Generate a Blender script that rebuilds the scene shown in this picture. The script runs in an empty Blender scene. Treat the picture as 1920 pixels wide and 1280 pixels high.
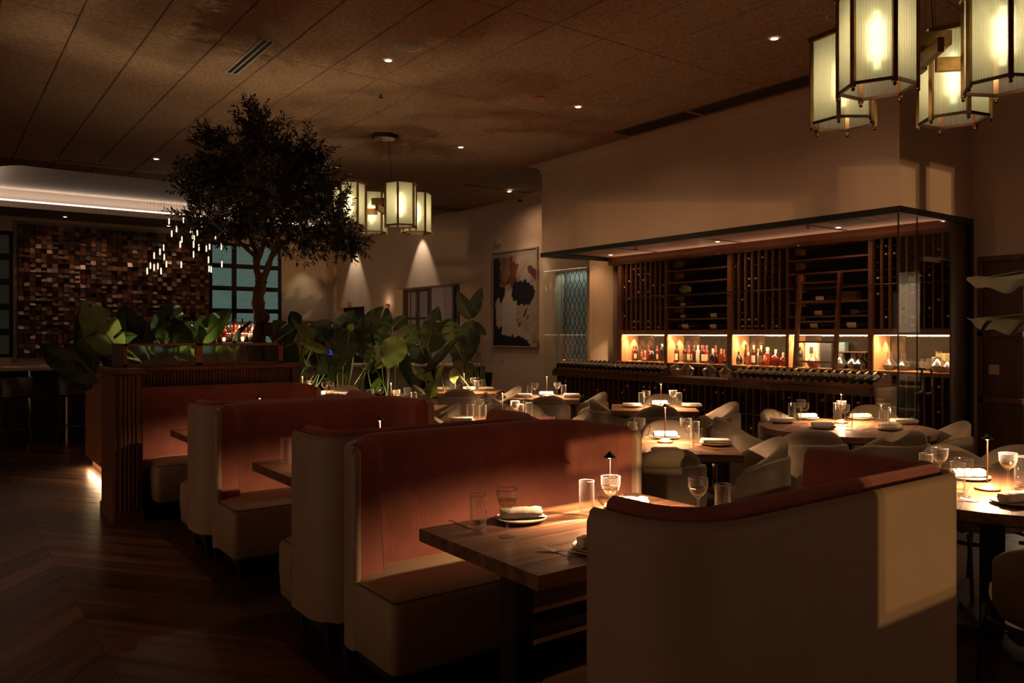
import bpy, math, random
from mathutils import Vector, Matrix
R = math.radians
rnd = random.Random(7)
SC = bpy.context.scene
COL = SC.collection
TH = R(36.4); CS, SN = math.cos(TH), math.sin(TH)
FPX, HZ, EYE = 1482.0, 626.0, 1.53
TOP = 4.5          # ceiling height

# ------------------------------------------------------------ camera, world, exposure
cd = bpy.data.cameras.new('camera'); cam = bpy.data.objects.new('camera', cd); COL.objects.link(cam)
cd.sensor_width = 36.0; cd.lens = FPX/1920*36.0; cd.shift_y = -14/1920; cd.clip_start = .05; cd.clip_end = 100
cam.location = (0, 0, EYE); cam.rotation_euler = (R(90), 0, -TH)
SC.camera = cam
SC.view_settings.view_transform = 'Standard'; SC.view_settings.look = 'None'
SC.view_settings.exposure = 0.12; SC.view_settings.gamma = 1.0; SC.view_settings.use_curve_mapping = False
cy = SC.cycles
cy.use_denoising = True; cy.sample_clamp_indirect = 2.0; cy.sample_clamp_direct = 0.0
cy.caustics_reflective = False; cy.caustics_refractive = False
cy.max_bounces = 7; cy.diffuse_bounces = 3; cy.glossy_bounces = 3; cy.transmission_bounces = 4; cy.transparent_max_bounces = 32
cy.use_light_tree = True
W = bpy.data.worlds.new('world'); SC.world = W; W.use_nodes = True
W.node_tree.nodes['Background'].inputs[0].default_value = (1.0, .53, .33, 1)
W.node_tree.nodes['Background'].inputs[1].default_value = 0.38

def light(kind, name, loc, power, color, size=.02, aim=None, cone=None, blend=.5, sy=None):
    d = bpy.data.lights.new(name, kind); d.energy = power; d.color = color
    if kind == 'AREA':
        d.shape = 'RECTANGLE'; d.size = size; d.size_y = sy or size
    else: d.shadow_soft_size = size
    if kind == 'SPOT': d.spot_size = R(cone or 60); d.spot_blend = blend
    o = bpy.data.objects.new(name, d); COL.objects.link(o); o.location = loc
    if aim is not None:
        o.rotation_euler = (Vector(aim)-Vector(loc)).to_track_quat('-Z', 'Y').to_euler()
    return o

def strip(name, p0, p1, power, color, width, direction):
    """linear lamp from p0 to p1 shining towards direction"""
    p0, p1 = Vector(p0), Vector(p1); x = (p1-p0).normalized(); z = -Vector(direction).normalized(); z = (z-x*z.dot(x)).normalized(); y = z.cross(x)
    o = light('AREA', name, (p0+p1)/2, power, color, (p1-p0).length, sy=width)
    o.rotation_euler = Matrix((x, y, z)).transposed().to_euler(); return o

def world(lat, dep): return (lat*CS+dep*SN, -lat*SN+dep*CS)
def at(u, v, dep):
    lat = (u-960)/FPX*dep; x, y = world(lat, dep); return Vector((x, y, EYE+(HZ-v)/FPX*dep))
def onz(u, v, z): return at(u, v, (z-EYE)*FPX/(HZ-v))

# street light coming through the windows behind the camera (two lamps of one vehicle, then an added spot)
STREET = (1.0, .57, .25)
light('SPOT', 'window_patch_light', (-2.0, -20.0, -.30), 4600, STREET, .06, (5.0, 2.0, 1.5), 30, .1)
light('SPOT', 'window_patch_light', (-2.23, -20.0, -.49), 2400, STREET, .06, (5.0, 2.0, 1.5), 30, .1)
light('SPOT', 'window_patch_light', (-1.5, -5.0, 2.6), 2600, STREET, .015, (2.9, 3.35, .84), 12, .2)  # added spot, set to throw a light patch on the large terracotta booth
# ------------------------------------------------------------ materials
MATS = {}
def mat(name, base=(.5,.5,.5), rough=.6, metal=0., emit=None, es=1., noise=0., nscale=20., bump=0., bscale=60., stretch=(1,1,1), spec=.5, alt=None, sheen=0, trans=0, coat=0, coord='Object'):
    if name in MATS: return MATS[name]
    m = bpy.data.materials.new(name); MATS[name] = m; m.use_nodes = True
    nt = m.node_tree; b = nt.nodes['Principled BSDF']
    b.inputs['Base Color'].default_value = (*base, 1); b.inputs['Roughness'].default_value = rough
    b.inputs['Metallic'].default_value = metal; b.inputs['Specular IOR Level'].default_value = spec
    if sheen: b.inputs['Sheen Weight'].default_value = sheen
    if coat: b.inputs['Coat Weight'].default_value = coat; b.inputs['Coat Roughness'].default_value = .15
    if trans: b.inputs['Transmission Weight'].default_value = trans
    if emit: b.inputs['Emission Color'].default_value = (*emit, 1); b.inputs['Emission Strength'].default_value = es
    if noise or bump:
        tc = nt.nodes.new('ShaderNodeTexCoord'); mp = nt.nodes.new('ShaderNodeMapping'); mp.inputs['Scale'].default_value = stretch
        nt.links.new(tc.outputs[coord], mp.inputs[0])
    if noise:
        n = nt.nodes.new('ShaderNodeTexNoise'); n.inputs['Scale'].default_value = nscale; n.inputs['Detail'].default_value = 6
        nt.links.new(mp.outputs[0], n.inputs['Vector'])
        r = nt.nodes.new('ShaderNodeMapRange'); r.inputs[1].default_value = .3; r.inputs[2].default_value = .7
        mx = nt.nodes.new('ShaderNodeMix'); mx.data_type = 'RGBA'
        a2 = alt or tuple(c*(1-noise) for c in base)
        mx.inputs[6].default_value = (*base, 1); mx.inputs[7].default_value = (*a2, 1)
        nt.links.new(n.outputs['Fac'], r.inputs[0]); nt.links.new(r.outputs[0], mx.inputs[0]); nt.links.new(mx.outputs[2], b.inputs['Base Color'])
    if bump:
        n2 = nt.nodes.new('ShaderNodeTexNoise'); n2.inputs['Scale'].default_value = bscale; n2.inputs['Detail'].default_value = 3
        nt.links.new(mp.outputs[0], n2.inputs['Vector'])
        bp = nt.nodes.new('ShaderNodeBump'); bp.inputs['Strength'].default_value = bump; bp.inputs['Distance'].default_value = .01
        nt.links.new(n2.outputs['Fac'], bp.inputs['Height']); nt.links.new(bp.outputs[0], b.inputs['Normal'])
    return m

def wood(name, c1, c2, rough=.4, axis=0, scale=6., per_object=0.0, coat=0.):
    """grain runs along the given axis"""
    if name in MATS: return MATS[name]
    m = bpy.data.materials.new(name); MATS[name] = m; m.use_nodes = True
    nt = m.node_tree; N = nt.nodes; L = nt.links; b = N['Principled BSDF']; b.inputs['Roughness'].default_value = rough
    if coat: b.inputs['Coat Weight'].default_value = coat; b.inputs['Coat Roughness'].default_value = .12
    tc = N.new('ShaderNodeTexCoord'); mp = N.new('ShaderNodeMapping')
    s = [scale*6]*3; s[axis] = scale*.35; mp.inputs['Scale'].default_value = s
    L.new(tc.outputs['Object'], mp.inputs[0])
    oi = N.new('ShaderNodeObjectInfo'); ad = N.new('ShaderNodeVectorMath'); ad.operation = 'ADD'
    ml = N.new('ShaderNodeMath'); ml.operation = 'MULTIPLY'; ml.inputs[1].default_value = 40 if per_object else 0
    L.new(oi.outputs['Random'], ml.inputs[0]); L.new(mp.outputs[0], ad.inputs[0]); L.new(ml.outputs[0], ad.inputs[1])
    n = N.new('ShaderNodeTexNoise'); n.inputs['Scale'].default_value = 1.; n.inputs['Detail'].default_value = 7; n.inputs['Roughness'].default_value = .65; n.inputs['Distortion'].default_value = .4
    L.new(ad.outputs[0], n.inputs['Vector'])
    r = N.new('ShaderNodeMapRange'); r.inputs[1].default_value = .33; r.inputs[2].default_value = .66
    L.new(n.outputs['Fac'], r.inputs[0])
    mx = N.new('ShaderNodeMix'); mx.data_type = 'RGBA'; mx.inputs[6].default_value = (*c1, 1); mx.inputs[7].default_value = (*c2, 1)
    L.new(r.outputs[0], mx.inputs[0])
    out = mx.outputs[2]
    if per_object:
        hv = N.new('ShaderNodeHueSaturation'); mr = N.new('ShaderNodeMapRange'); mr.inputs[3].default_value = 1-per_object; mr.inputs[4].default_value = 1+per_object
        L.new(oi.outputs['Random'], mr.inputs[0]); L.new(mr.outputs[0], hv.inputs['Value']); L.new(out, hv.inputs['Color']); out = hv.outputs[0]
    L.new(out, b.inputs['Base Color'])
    bp = N.new('ShaderNodeBump'); bp.inputs['Strength'].default_value = .25; bp.inputs['Distance'].default_value = .004
    L.new(n.outputs['Fac'], bp.inputs['Height']); L.new(bp.outputs[0], b.inputs['Normal'])
    return m

def glass(name, tint=(1,1,1), base=.035, edge=1.0, rough=.0, power=5., edge_glint=0.):
    """thin clear glass: see-through with a Fresnel sheen, stronger at grazing rims"""
    if name in MATS: return MATS[name]
    m = bpy.data.materials.new(name); MATS[name] = m; m.use_nodes = True
    nt = m.node_tree; N = nt.nodes; L = nt.links; N.remove(N['Principled BSDF'])
    o = N['Material Output']; t = N.new('ShaderNodeBsdfTransparent'); t.inputs[0].default_value = (*tint, 1)
    g = N.new('ShaderNodeBsdfGlossy'); g.inputs['Roughness'].default_value = rough; g.inputs[0].default_value = (1, 1, 1, 1)
    lw = N.new('ShaderNodeLayerWeight'); lw.inputs[0].default_value = .5
    f = N.new('ShaderNodeMath'); f.operation = 'POWER'; f.inputs[1].default_value = power; L.new(lw.outputs['Facing'], f.inputs[0])
    mu = N.new('ShaderNodeMath'); mu.operation = 'MULTIPLY_ADD'; mu.inputs[1].default_value = edge; mu.inputs[2].default_value = base; mu.use_clamp = True
    L.new(f.outputs[0], mu.inputs[0])
    mx = N.new('ShaderNodeMixShader'); L.new(mu.outputs[0], mx.inputs[0]); L.new(t.outputs[0], mx.inputs[1]); L.new(mx.outputs[0], o.inputs[0])
    if edge_glint:  # pale diffuse mixed in at the edges to stand for bright glints
        d = N.new('ShaderNodeBsdfTranslucent'); d.inputs[0].default_value = (.9, .86, .8, 1); d2 = N.new('ShaderNodeBsdfDiffuse'); d2.inputs[0].default_value = (.9, .86, .8, 1)
        a = N.new('ShaderNodeMixShader'); L.new(d.outputs[0], a.inputs[1]); L.new(d2.outputs[0], a.inputs[2])
        h = N.new('ShaderNodeMixShader'); h.inputs[0].default_value = edge_glint; L.new(g.outputs[0], h.inputs[1]); L.new(a.outputs[0], h.inputs[2]); L.new(h.outputs[0], mx.inputs[2])
    else: L.new(g.outputs[0], mx.inputs[2])
    return m

def emis(name, color, s):
    if name in MATS: return MATS[name]
    m = bpy.data.materials.new(name); MATS[name] = m; m.use_nodes = True
    nt = m.node_tree; nt.nodes.remove(nt.nodes['Principled BSDF']); e = nt.nodes.new('ShaderNodeEmission')
    e.inputs[0].default_value = (*color, 1); e.inputs[1].default_value = s; nt.links.new(e.outputs[0], nt.nodes['Material Output'].inputs[0])
    return m

def frosted():
    """white reeded glass: translucent with a soft sheen and fine vertical flutes"""
    m = bpy.data.materials.new('reeded_frosted_glass'); m.use_nodes = True
    nt = m.node_tree; N = nt.nodes; L = nt.links; N.remove(N['Principled BSDF'])
    t = N.new('ShaderNodeBsdfTranslucent'); t.inputs[0].default_value = (.27, .325, .215, 1)
    d = N.new('ShaderNodeBsdfDiffuse'); d.inputs[0].default_value = (.55, .55, .45, 1)
    tr = N.new('ShaderNodeBsdfTransparent'); tr.inputs[0].default_value = (.9, .95, .8, 1)
    rf = N.new('ShaderNodeBsdfRefraction'); rf.inputs['Roughness'].default_value = .8; rf.inputs['IOR'].default_value = 1.12; rf.inputs[0].default_value = (.74, .82, .58, 1)
    mx = N.new('ShaderNodeMixShader'); mx.inputs[0].default_value = .25
    m2 = N.new('ShaderNodeMixShader'); m2.inputs[0].default_value = .05
    g = N.new('ShaderNodeBsdfGlossy'); g.inputs['Roughness'].default_value = .25
    m3 = N.new('ShaderNodeMixShader'); m3.inputs[0].default_value = .05
    tc = N.new('ShaderNodeTexCoord'); wv = N.new('ShaderNodeTexWave'); wv.bands_direction = 'X'; wv.inputs['Scale'].default_value = 9.5
    L.new(tc.outputs['UV'], wv.inputs['Vector'])
    bp = N.new('ShaderNodeBump'); bp.inputs['Strength'].default_value = .9; bp.inputs['Distance'].default_value = .012
    L.new(wv.outputs['Fac'], bp.inputs['Height'])
    for x in (t, d, g, rf): L.new(bp.outputs[0], x.inputs['Normal'])
    L.new(t.outputs[0], mx.inputs[1]); L.new(d.outputs[0], mx.inputs[2]); L.new(mx.outputs[0], m2.inputs[1]); L.new(tr.outputs[0], m2.inputs[2])
    m4 = N.new('ShaderNodeMixShader'); m4.inputs[0].default_value = .08; L.new(m2.outputs[0], m4.inputs[1]); L.new(rf.outputs[0], m4.inputs[2]); L.new(m4.outputs[0], m3.inputs[1]); L.new(g.outputs[0], m3.inputs[2]); L.new(m3.outputs[0], N['Material Output'].inputs[0])
    MATS[m.name] = m
    return m

def leafmat(name, col, back, rib=80.):
    m = bpy.data.materials.new(name); MATS[name] = m; m.use_nodes = True
    nt = m.node_tree; N = nt.nodes; L = nt.links; b = N['Principled BSDF']; b.inputs['Roughness'].default_value = .42
    tc = N.new('ShaderNodeTexCoord'); wv = N.new('ShaderNodeTexWave'); wv.bands_direction = 'Y'; wv.inputs['Scale'].default_value = rib/6.28; wv.inputs['Distortion'].default_value = .5; wv.inputs['Detail Scale'].default_value = .6
    L.new(tc.outputs['UV'], wv.inputs['Vector'])
    mx = N.new('ShaderNodeMix'); mx.data_type = 'RGBA'; mx.inputs[6].default_value = (*col, 1); mx.inputs[7].default_value = (*back, 1)
    L.new(wv.outputs['Fac'], mx.inputs[0]); L.new(mx.outputs[2], b.inputs['Base Color'])
    bp = N.new('ShaderNodeBump'); bp.inputs['Strength'].default_value = .35; bp.inputs['Distance'].default_value = .004
    L.new(wv.outputs['Fac'], bp.inputs['Height']); L.new(bp.outputs[0], b.inputs['Normal'])
    t = N.new('ShaderNodeBsdfTranslucent'); L.new(mx.outputs[2], t.inputs[0])
    ms = N.new('ShaderNodeMixShader'); ms.inputs[0].default_value = .3
    L.new(b.outputs[0], ms.inputs[1]); L.new(t.outputs[0], ms.inputs[2]); L.new(ms.outputs[0], N['Material Output'].inputs[0])
    return m

def corduroy(name, c1, c2, scale):
    m = bpy.data.materials.new(name); MATS[name] = m; m.use_nodes = True
    nt = m.node_tree; N = nt.nodes; L = nt.links; b = N['Principled BSDF']; b.inputs['Roughness'].default_value = .85
    b.inputs['Sheen Weight'].default_value = .35; b.inputs['Sheen Tint'].default_value = (1, .6, .45, 1)
    tc = N.new('ShaderNodeTexCoord'); wv = N.new('ShaderNodeTexWave'); wv.bands_direction = 'X'; wv.inputs['Scale'].default_value = scale; wv.inputs['Distortion'].default_value = .6
    L.new(tc.outputs['UV'], wv.inputs['Vector'])
    ns = N.new('ShaderNodeTexNoise'); ns.inputs['Scale'].default_value = 7; ns.inputs['Detail'].default_value = 6; L.new(tc.outputs['Object'], ns.inputs['Vector'])
    ad = N.new('ShaderNodeMath'); ad.operation = 'MULTIPLY_ADD'; ad.inputs[1].default_value = .35
    L.new(wv.outputs['Fac'], ad.inputs[0]); L.new(ns.outputs['Fac'], ad.inputs[2])
    r = N.new('ShaderNodeMapRange'); r.inputs[1].default_value = .35; r.inputs[2].default_value = .95; L.new(ad.outputs[0], r.inputs[0])
    mx = N.new('ShaderNodeMix'); mx.data_type = 'RGBA'; mx.inputs[6].default_value = (*c1, 1); mx.inputs[7].default_value = (*c2, 1)
    L.new(r.outputs[0], mx.inputs[0]); L.new(mx.outputs[2], b.inputs['Base Color'])
    bp = N.new('ShaderNodeBump'); bp.inputs['Strength'].default_value = .5; bp.inputs['Distance'].default_value = .003
    L.new(wv.outputs['Fac'], bp.inputs['Height']); L.new(bp.outputs[0], b.inputs['Normal'])
    return m

M = dict(
 plaster=mat('warm_plaster', (.78, .60, .45), .8, noise=.12, nscale=1.5, bump=.15, bscale=40),
 tile=mat('wood_fibre_ceiling_tile', (.52, .325, .22), .9, noise=.45, nscale=26, bump=.7, bscale=60, stretch=(1, 1, 1)),
 white=mat('white_metal', (.6, .52, .45), .5),
 black=mat('black_metal', (.012, .011, .010), .35),
 blackm=mat('matt_black', (.006, .005, .005), .6),
 brass=mat('aged_brass', (.34, .20, .085), .32, metal=1., noise=.5, nscale=8),
 brassd=mat('bronze', (.10, .055, .028), .35, metal=.9),
 copper=mat('brushed_copper', (.75, .36, .20), .35, metal=.8),
 labeltan=mat('tan_label', (.40, .30, .19), .6),
 leafu=leafmat('leaf_underside', (.19, .18, .125), (.175, .167, .115)),
 steel=mat('polished_steel', (.70, .63, .55), .32, metal=1.),
 cream=mat('cream_leather', (.36, .265, .165), .5, noise=.10, nscale=4, bump=.12, bscale=220),
 creamseam=mat('dark_stitching', (.10, .07, .05), .7),
 pink=corduroy('terracotta_corduroy', (.37, .130, .092), (.23, .073, .052), 34),
 chair=mat('taupe_leather', (.25, .195, .13), .48, noise=.15, nscale=5, bump=.1, bscale=200),
 chair2=mat('taupe_fabric', (.30, .24, .165), .75, noise=.12, nscale=6, bump=.15, bscale=260),
 floor=wood('dark_oak_plank', (.17, .072, .037), (.026, .010, .005), .33, 0, 2.0, .4),
 table=wood('walnut_top', (.31, .155, .080), (.085, .036, .018), .38, 0, 3.2, .1, coat=.15),
 tabled=mat('dark_table_edge', (.045, .020, .010), .45, noise=.4, nscale=9, stretch=(1, 1, 6)),
 walnut=wood('walnut_panel', (.17, .068, .030), (.085, .032, .015), .45, 2, 1.6, .1),
 rack=wood('rack_wood', (.18, .072, .034), (.095, .035, .017), .5, 2, 2.4, .12),
 rackh=wood('rack_wood_shelf', (.19, .076, .036), (.10, .037, .018), .5, 1, 2.4, .12),
 niche=wood('niche_wood', (.62, .32, .15), (.42, .19, .08), .5, 2, 1.8, 0),
 screen=wood('screen_frame_wood', (.34, .16, .08), (.22, .095, .045), .45, 0, 2.0, .08),
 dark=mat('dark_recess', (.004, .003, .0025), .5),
 smoked=mat('smoked_mirror', (.03, .025, .018), .06, metal=.0, spec=.8),
 wglass=glass('clear_wall_glass', (.965, .985, .96), .020, .8),
 glassw=glass('glassware', (.99, .985, .975), .06, 1., .05, 2.6, .12),
 decg=glass('decanter_glass', (.97, .95, .92), .14, 1., .12, 1.6, .10),
 reeded=mat('reeded_glass', (.80, .80, .60), .12, trans=1.),
 marble=mat('pale_stone', (.42, .37, .31), .3, noise=.25, nscale=3),
 plate=mat('ceramic_plate', (.72, .66, .55), .35, noise=.12, nscale=60),
 linen=mat('linen_napkin', (.86, .80, .68), .85, bump=.3, bscale=300),
 trunk=mat('olive_bark', (.10, .055, .033), .85, noise=.5, nscale=9, bump=.9, bscale=24),
 olive=mat('olive_leaf', (.034, .033, .020), .5, noise=.4, nscale=3),
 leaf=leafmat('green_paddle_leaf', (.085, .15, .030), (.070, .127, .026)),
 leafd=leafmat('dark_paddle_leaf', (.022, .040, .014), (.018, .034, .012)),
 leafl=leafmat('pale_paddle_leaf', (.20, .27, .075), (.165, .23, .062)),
 stem=mat('green_stem', (.12, .16, .05), .45),
 soil=mat('dark_soil', (.02, .014, .01), .95),
 pot=mat('dark_planter', (.012, .011, .010), .5),
 led=emis('warm_led', (1., .62, .30), 9.),
 ledw=emis('cove_led', (1., .80, .64), 2.2),
 dl=emis('downlight_lens', (1., .80, .55), 14.),
 tube=emis('pendant_tube_glow', (1., .78, .42), 2.6),
 lamp=emis('lantern_lamp', (1., .96, .62), 9.),
 flame=emis('table_lamp_diode', (1., .55, .25), 22.),
 teal=emis('backlit_blind', (.50, .78, .62), .105),
 teald=emis('dim_blind', (.50, .42, .30), .020),

)
M['frost'] = frosted(); M['reeded'].node_tree.nodes['Principled BSDF'].inputs['IOR'].default_value = 1.12
M['lattice'] = mat('blind_behind_lattice', (.30, .31, .29), .8, emit=(.6, .62, .56), es=.035)
# ------------------------------------------------------------ geometry helpers
class MB:
    def __init__(s): s.v = []; s.f = []; s.uv = {}
    def quad(s, a, b, c, d): n = len(s.v); s.v += [a, b, c, d]; s.f.append((n, n+1, n+2, n+3)); return s
    def box(s, x0, x1, y0, y1, z0, z1, ch=0.):
        if ch: return s.cbox(x0, x1, y0, y1, z0, z1, ch)
        n = len(s.v)
        s.v += [(x0,y0,z0),(x1,y0,z0),(x1,y1,z0),(x0,y1,z0),(x0,y0,z1),(x1,y0,z1),(x1,y1,z1),(x0,y1,z1)]
        s.f += [tuple(n+i for i in q) for q in ((0,3,2,1),(4,5,6,7),(0,1,5,4),(1,2,6,5),(2,3,7,6),(3,0,4,7))]; return s
    def cbox(s, x0, x1, y0, y1, z0, z1, c):
        return s.loft([[(x0+i, y0+i, z), (x1-i, y0+i, z), (x1-i, y1-i, z), (x0+i, y1-i, z)] for z, i in ((z0, c), (z0+c, 0), (z1-c, 0), (z1, c))], True, True)
    def loft(s, rings, cap0=True, cap1=True, closed=True):
        n0 = len(s.v); k = len(rings[0])
        for r in rings: s.v += [tuple(p) for p in r]
        for i in range(len(rings)-1):
            for j in range(k if closed else k-1):
                a = n0+i*k+j; b = n0+i*k+(j+1) % k; s.f.append((a, b, b+k, a+k))
        if cap0: s.f.append(tuple(n0+j for j in reversed(range(k))))
        if cap1: s.f.append(tuple(n0+(len(rings)-1)*k+j for j in range(k)))
        return s
    def lathe(s, prof, n=16, c=(0,0,0), cap0=True, cap1=True):
        rings = [[(c[0]+r*math.cos(2*math.pi*j/n), c[1]+r*math.sin(2*math.pi*j/n), c[2]+z) for j in range(n)] for r, z in prof]
        return s.loft(rings, cap0, cap1)
    def tube(s, pts, rads, n=8, cap=True):
        pts = [Vector(p) for p in pts]
        if not isinstance(rads, (list, tuple)): rads = [rads]*len(pts)
        rings = []; up = None
        for i, p in enumerate(pts):
            d = (pts[min(i+1, len(pts)-1)]-pts[max(i-1, 0)]).normalized()
            if up is None: up = d.orthogonal().normalized()
            up = (up-d*up.dot(d)).normalized(); w = d.cross(up)
            rings.append([p+(up*math.cos(2*math.pi*j/n)+w*math.sin(2*math.pi*j/n))*rads[i] for j in range(n)])
        return s.loft(rings, cap, cap)
    def prism(s, poly, z0, z1): return s.loft([[(x, y, z0) for x, y in poly], [(x, y, z1) for x, y in poly]])
    def xf(s, m, start=0):
        for i in range(start, len(s.v)): s.v[i] = tuple(m @ Vector(s.v[i]))
        return s
    def mesh(s, name, m, smooth=False, uvs=None):
        me = bpy.data.meshes.new(name); me.from_pydata([tuple(p) for p in s.v], [], s.f)
        if isinstance(m, str): m = M.get(m) or MATS[m]
        me.materials.append(m)
        if smooth:
            me.polygons.foreach_set('use_smooth', [True]*len(me.polygons)); me.set_sharp_from_angle(angle=R(smooth if smooth is not True else 40))
        if uvs:
            l = me.uv_layers.new(name='UVMap'); vi = [0]*len(me.loops); me.loops.foreach_get('vertex_index', vi)
            flat = []
            for i in vi: flat += uvs[i]
            l.data.foreach_set('uv', flat)
        me.update(); return me
    def build(s, name, m, parent=None, smooth=False, uvs=None, **kw):
        return put(name, s.mesh(name, m, smooth, uvs), parent, **kw)

def put(name, me, parent=None, loc=None, rot=None, kind=None, label=None):
    o = bpy.data.objects.new(name, me); COL.objects.link(o)
    if parent is not None: o.parent = parent
    if loc is not None: o.location = loc
    if rot is not None: o.rotation_euler = rot if isinstance(rot, (tuple, list)) else (0, 0, rot)
    if kind: o['kind'] = kind
    if label: o['label'] = label
    return o
def tag(o, label, cat, group=None, kind=None):
    o['label'] = label; o['category'] = cat
    if group: o['group'] = group
    if kind: o['kind'] = kind
    return o
def thing(name, label, cat, loc=(0,0,0), rz=0., group=None):
    o = bpy.data.objects.new(name, None); COL.objects.link(o); o.location = loc
    o.rotation_euler = (0, 0, rz); o.empty_display_size = .1
    return tag(o, label, cat, group)
KIDS = {}
def dup(o, loc, rz=None, label=None, group=None, parent=None):
    c = o.copy(); COL.objects.link(c); c.location = loc
    if rz is not None: c.rotation_euler = rz if isinstance(rz, (tuple, list)) else (0, 0, rz)
    if label: c['label'] = label
    if group: c['group'] = group
    for k in list(o.children):
        q = k.copy(); COL.objects.link(q); q.parent = c
        for g in list(k.children):
            h = g.copy(); COL.objects.link(h); h.parent = q
    return c
def S(name, mb, m, **kw):
    o = mb.build(name, m, **kw); o['kind'] = 'structure'; return o
def arc(cx, cy, r, a0, a1, n):
    return [(cx+r*math.cos(R(a0+(a1-a0)*i/n)), cy+r*math.sin(R(a0+(a1-a0)*i/n))) for i in range(n+1)]

# ------------------------------------------------------------ setting
WX = 10.4; WY = 23.5; BX = 8.65; BY0, BY1 = 4.5, 10.85; HD = 2.95
fl = S('floor', MB().box(-9, 12, -4, 25, -.2, -.012), 'dark')
# chevron planks, 0.74 m columns that point along the aisle
def plank_mesh(w, dy, up):
    a = (0, 0); b = (.738, -dy if up else dy)
    g = .0022
    p = [(0, g), (.738, b[1]+g), (.738, b[1]+w-g), (0, w-g)]
    mb = MB(); mb.prism(p, -.012, 0.)
    d = Vector((.738, b[1], 0)); ang = math.atan2(d.y, d.x)
    m = Matrix.Rotation(-ang, 4, 'Z'); mb.xf(m); return mb.mesh('plank', 'floor'), ang
PW = .30; pm = [plank_mesh(PW, .96, True), plank_mesh(PW, .96, False)]
cand = []
for ci in range(-9, 14):
    x0 = .68+(ci)*.74; up = ci % 2 == 0
    for j in range(-18, 90):
        y0 = j*PW + (0 if up else -.96)
        if y0 > 25 or y0 < -4.6: continue
        cx, cyy = x0+.37, y0+(-.48 if up else .48)
        dep = cx*SN+cyy*CS; lat = cx*CS-cyy*SN
        vis = dep > 1.2 and abs(lat/dep) < .75
        hid = cx > 1.5 and cyy < 7.5
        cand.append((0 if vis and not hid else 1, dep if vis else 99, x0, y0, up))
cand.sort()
rest = MB(); stuffv = 0
for k, (h, dep, x0, y0, up) in enumerate(cand):
    me, ang = pm[0 if up else 1]
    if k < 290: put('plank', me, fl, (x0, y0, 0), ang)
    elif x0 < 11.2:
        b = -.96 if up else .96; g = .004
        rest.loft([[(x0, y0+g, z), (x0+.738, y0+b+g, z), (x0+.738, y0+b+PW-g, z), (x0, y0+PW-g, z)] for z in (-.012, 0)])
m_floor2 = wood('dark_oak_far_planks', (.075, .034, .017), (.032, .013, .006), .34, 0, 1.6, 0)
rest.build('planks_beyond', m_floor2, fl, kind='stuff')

# ceiling
TRX0, TRX1, TRY0, TRY1 = .9, 9.0, 16.2, 21.7
ce = MB(); ce.box(-9, WX+.3, -4, TRY0-.6, TOP, TOP+.1); ce.box(-9, TRX0, TRY0-.6, 25, TOP, TOP+.1); ce.box(TRX1, WX+.3, TRY0-.6, 25, TOP, TOP+.1); ce.box(TRX0, TRX1, TRY1, 25, TOP, TOP+.1)
ce.box(TRX0, TRX1, TRY0-.6, TRY0, TOP, TOP+.1)
rr = .9   # rounded tray corner
cpts = [(TRX0, TRY0)] + [(x, y) for x, y in arc(TRX0+rr, TRY0+rr, rr, 180, 270, 8)]
ce.prism(cpts, TOP, TOP+.1)
ceiling = S('ceiling', ce, mat('ceiling_board', (.30, .24, .19), .9))
ti = MB().cbox(-.3025, .3025, -1.2215, 1.2215, -.028, 0, .009).mesh('ceiling_tile', 'tile')
tif = MB().cbox(-.3025, .3025, -.30, .30, -.028, 0, .009).mesh('ceiling_tile', 'tile')
nt_ = 0
for i in range(-5, 15):
    for j in range(-3, 6):
        x = 1.12+.612*i+.306; y = 5.8+2.45*j+1.225
        if y > 13.2 and j == 4: pass
        if x > BX-.35 and 3.4 < y < 12: continue
        if x > WX-.3: continue
        if y+1.2 > TRY0: put('ceiling_tile', tif, ceiling, (x, 15.6+.305, TOP)); continue
        put('ceiling_tile', ti, ceiling, (x, y, TOP)); nt_ += 1
# recessed tray with cove light
tr = MB(); tr.box(TRX0-.3, TRX1+.3, TRY0-.3, TRY1+.3, TOP+.42, TOP+.5)
tr.box(TRX0-.3, TRX1+.3, TRY1+.16, TRY1+.3, TOP+.1, TOP+.42); tr.box(TRX0-.3, TRX1+.3, TRY0-.3, TRY0-.16, TOP+.1, TOP+.42)
tr.box(TRX0-.3, TRX0-.16, TRY0-.3, TRY1+.3, TOP+.1, TOP+.42); tr.box(TRX1+.16, TRX1+.3, TRY0-.3, TRY1+.3, TOP+.1, TOP+.42)
S('ceiling_tray', tr, mat('tray_plaster', (.55, .48, .42), .8))
lip = [(TRX0, TRY1), (TRX1, TRY1)]
S('trim_1', MB().box(TRX0, TRX1, TRY1-.03, TRY1+.02, TOP-.02, TOP+.12).box(TRX0+.8, TRX1, TRY0-.02, TRY0+.03, TOP-.02, TOP+.12), 'white')
cove = thing('cove_light', 'long glowing cove light along the far edge of the recessed ceiling tray', 'light', (0, 0, 0))
MB().box(TRX0+.1, TRX1, TRY1+.06, TRY1+.10, TOP+.13, TOP+.17).build('light_strip', 'ledw', cove)
MB().box(TRX0-.12, TRX0-.08, TRY0+.6, TRY1, TOP+.13, TOP+.17).build('light_strip', 'ledw', cove)
strip('cove_light_far', (TRX0+.1, TRY1+.04, TOP+.18), (TRX1, TRY1+.04, TOP+.18), 12, (1, .74, .56), .05, (0, -.3, 1))
strip('cove_light_left', (TRX0-.06, TRY0+.7, TOP+.18), (TRX0-.06, TRY1, TOP+.18), 6, (1, .74, .56), .05, (.3, 0, 1))

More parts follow.
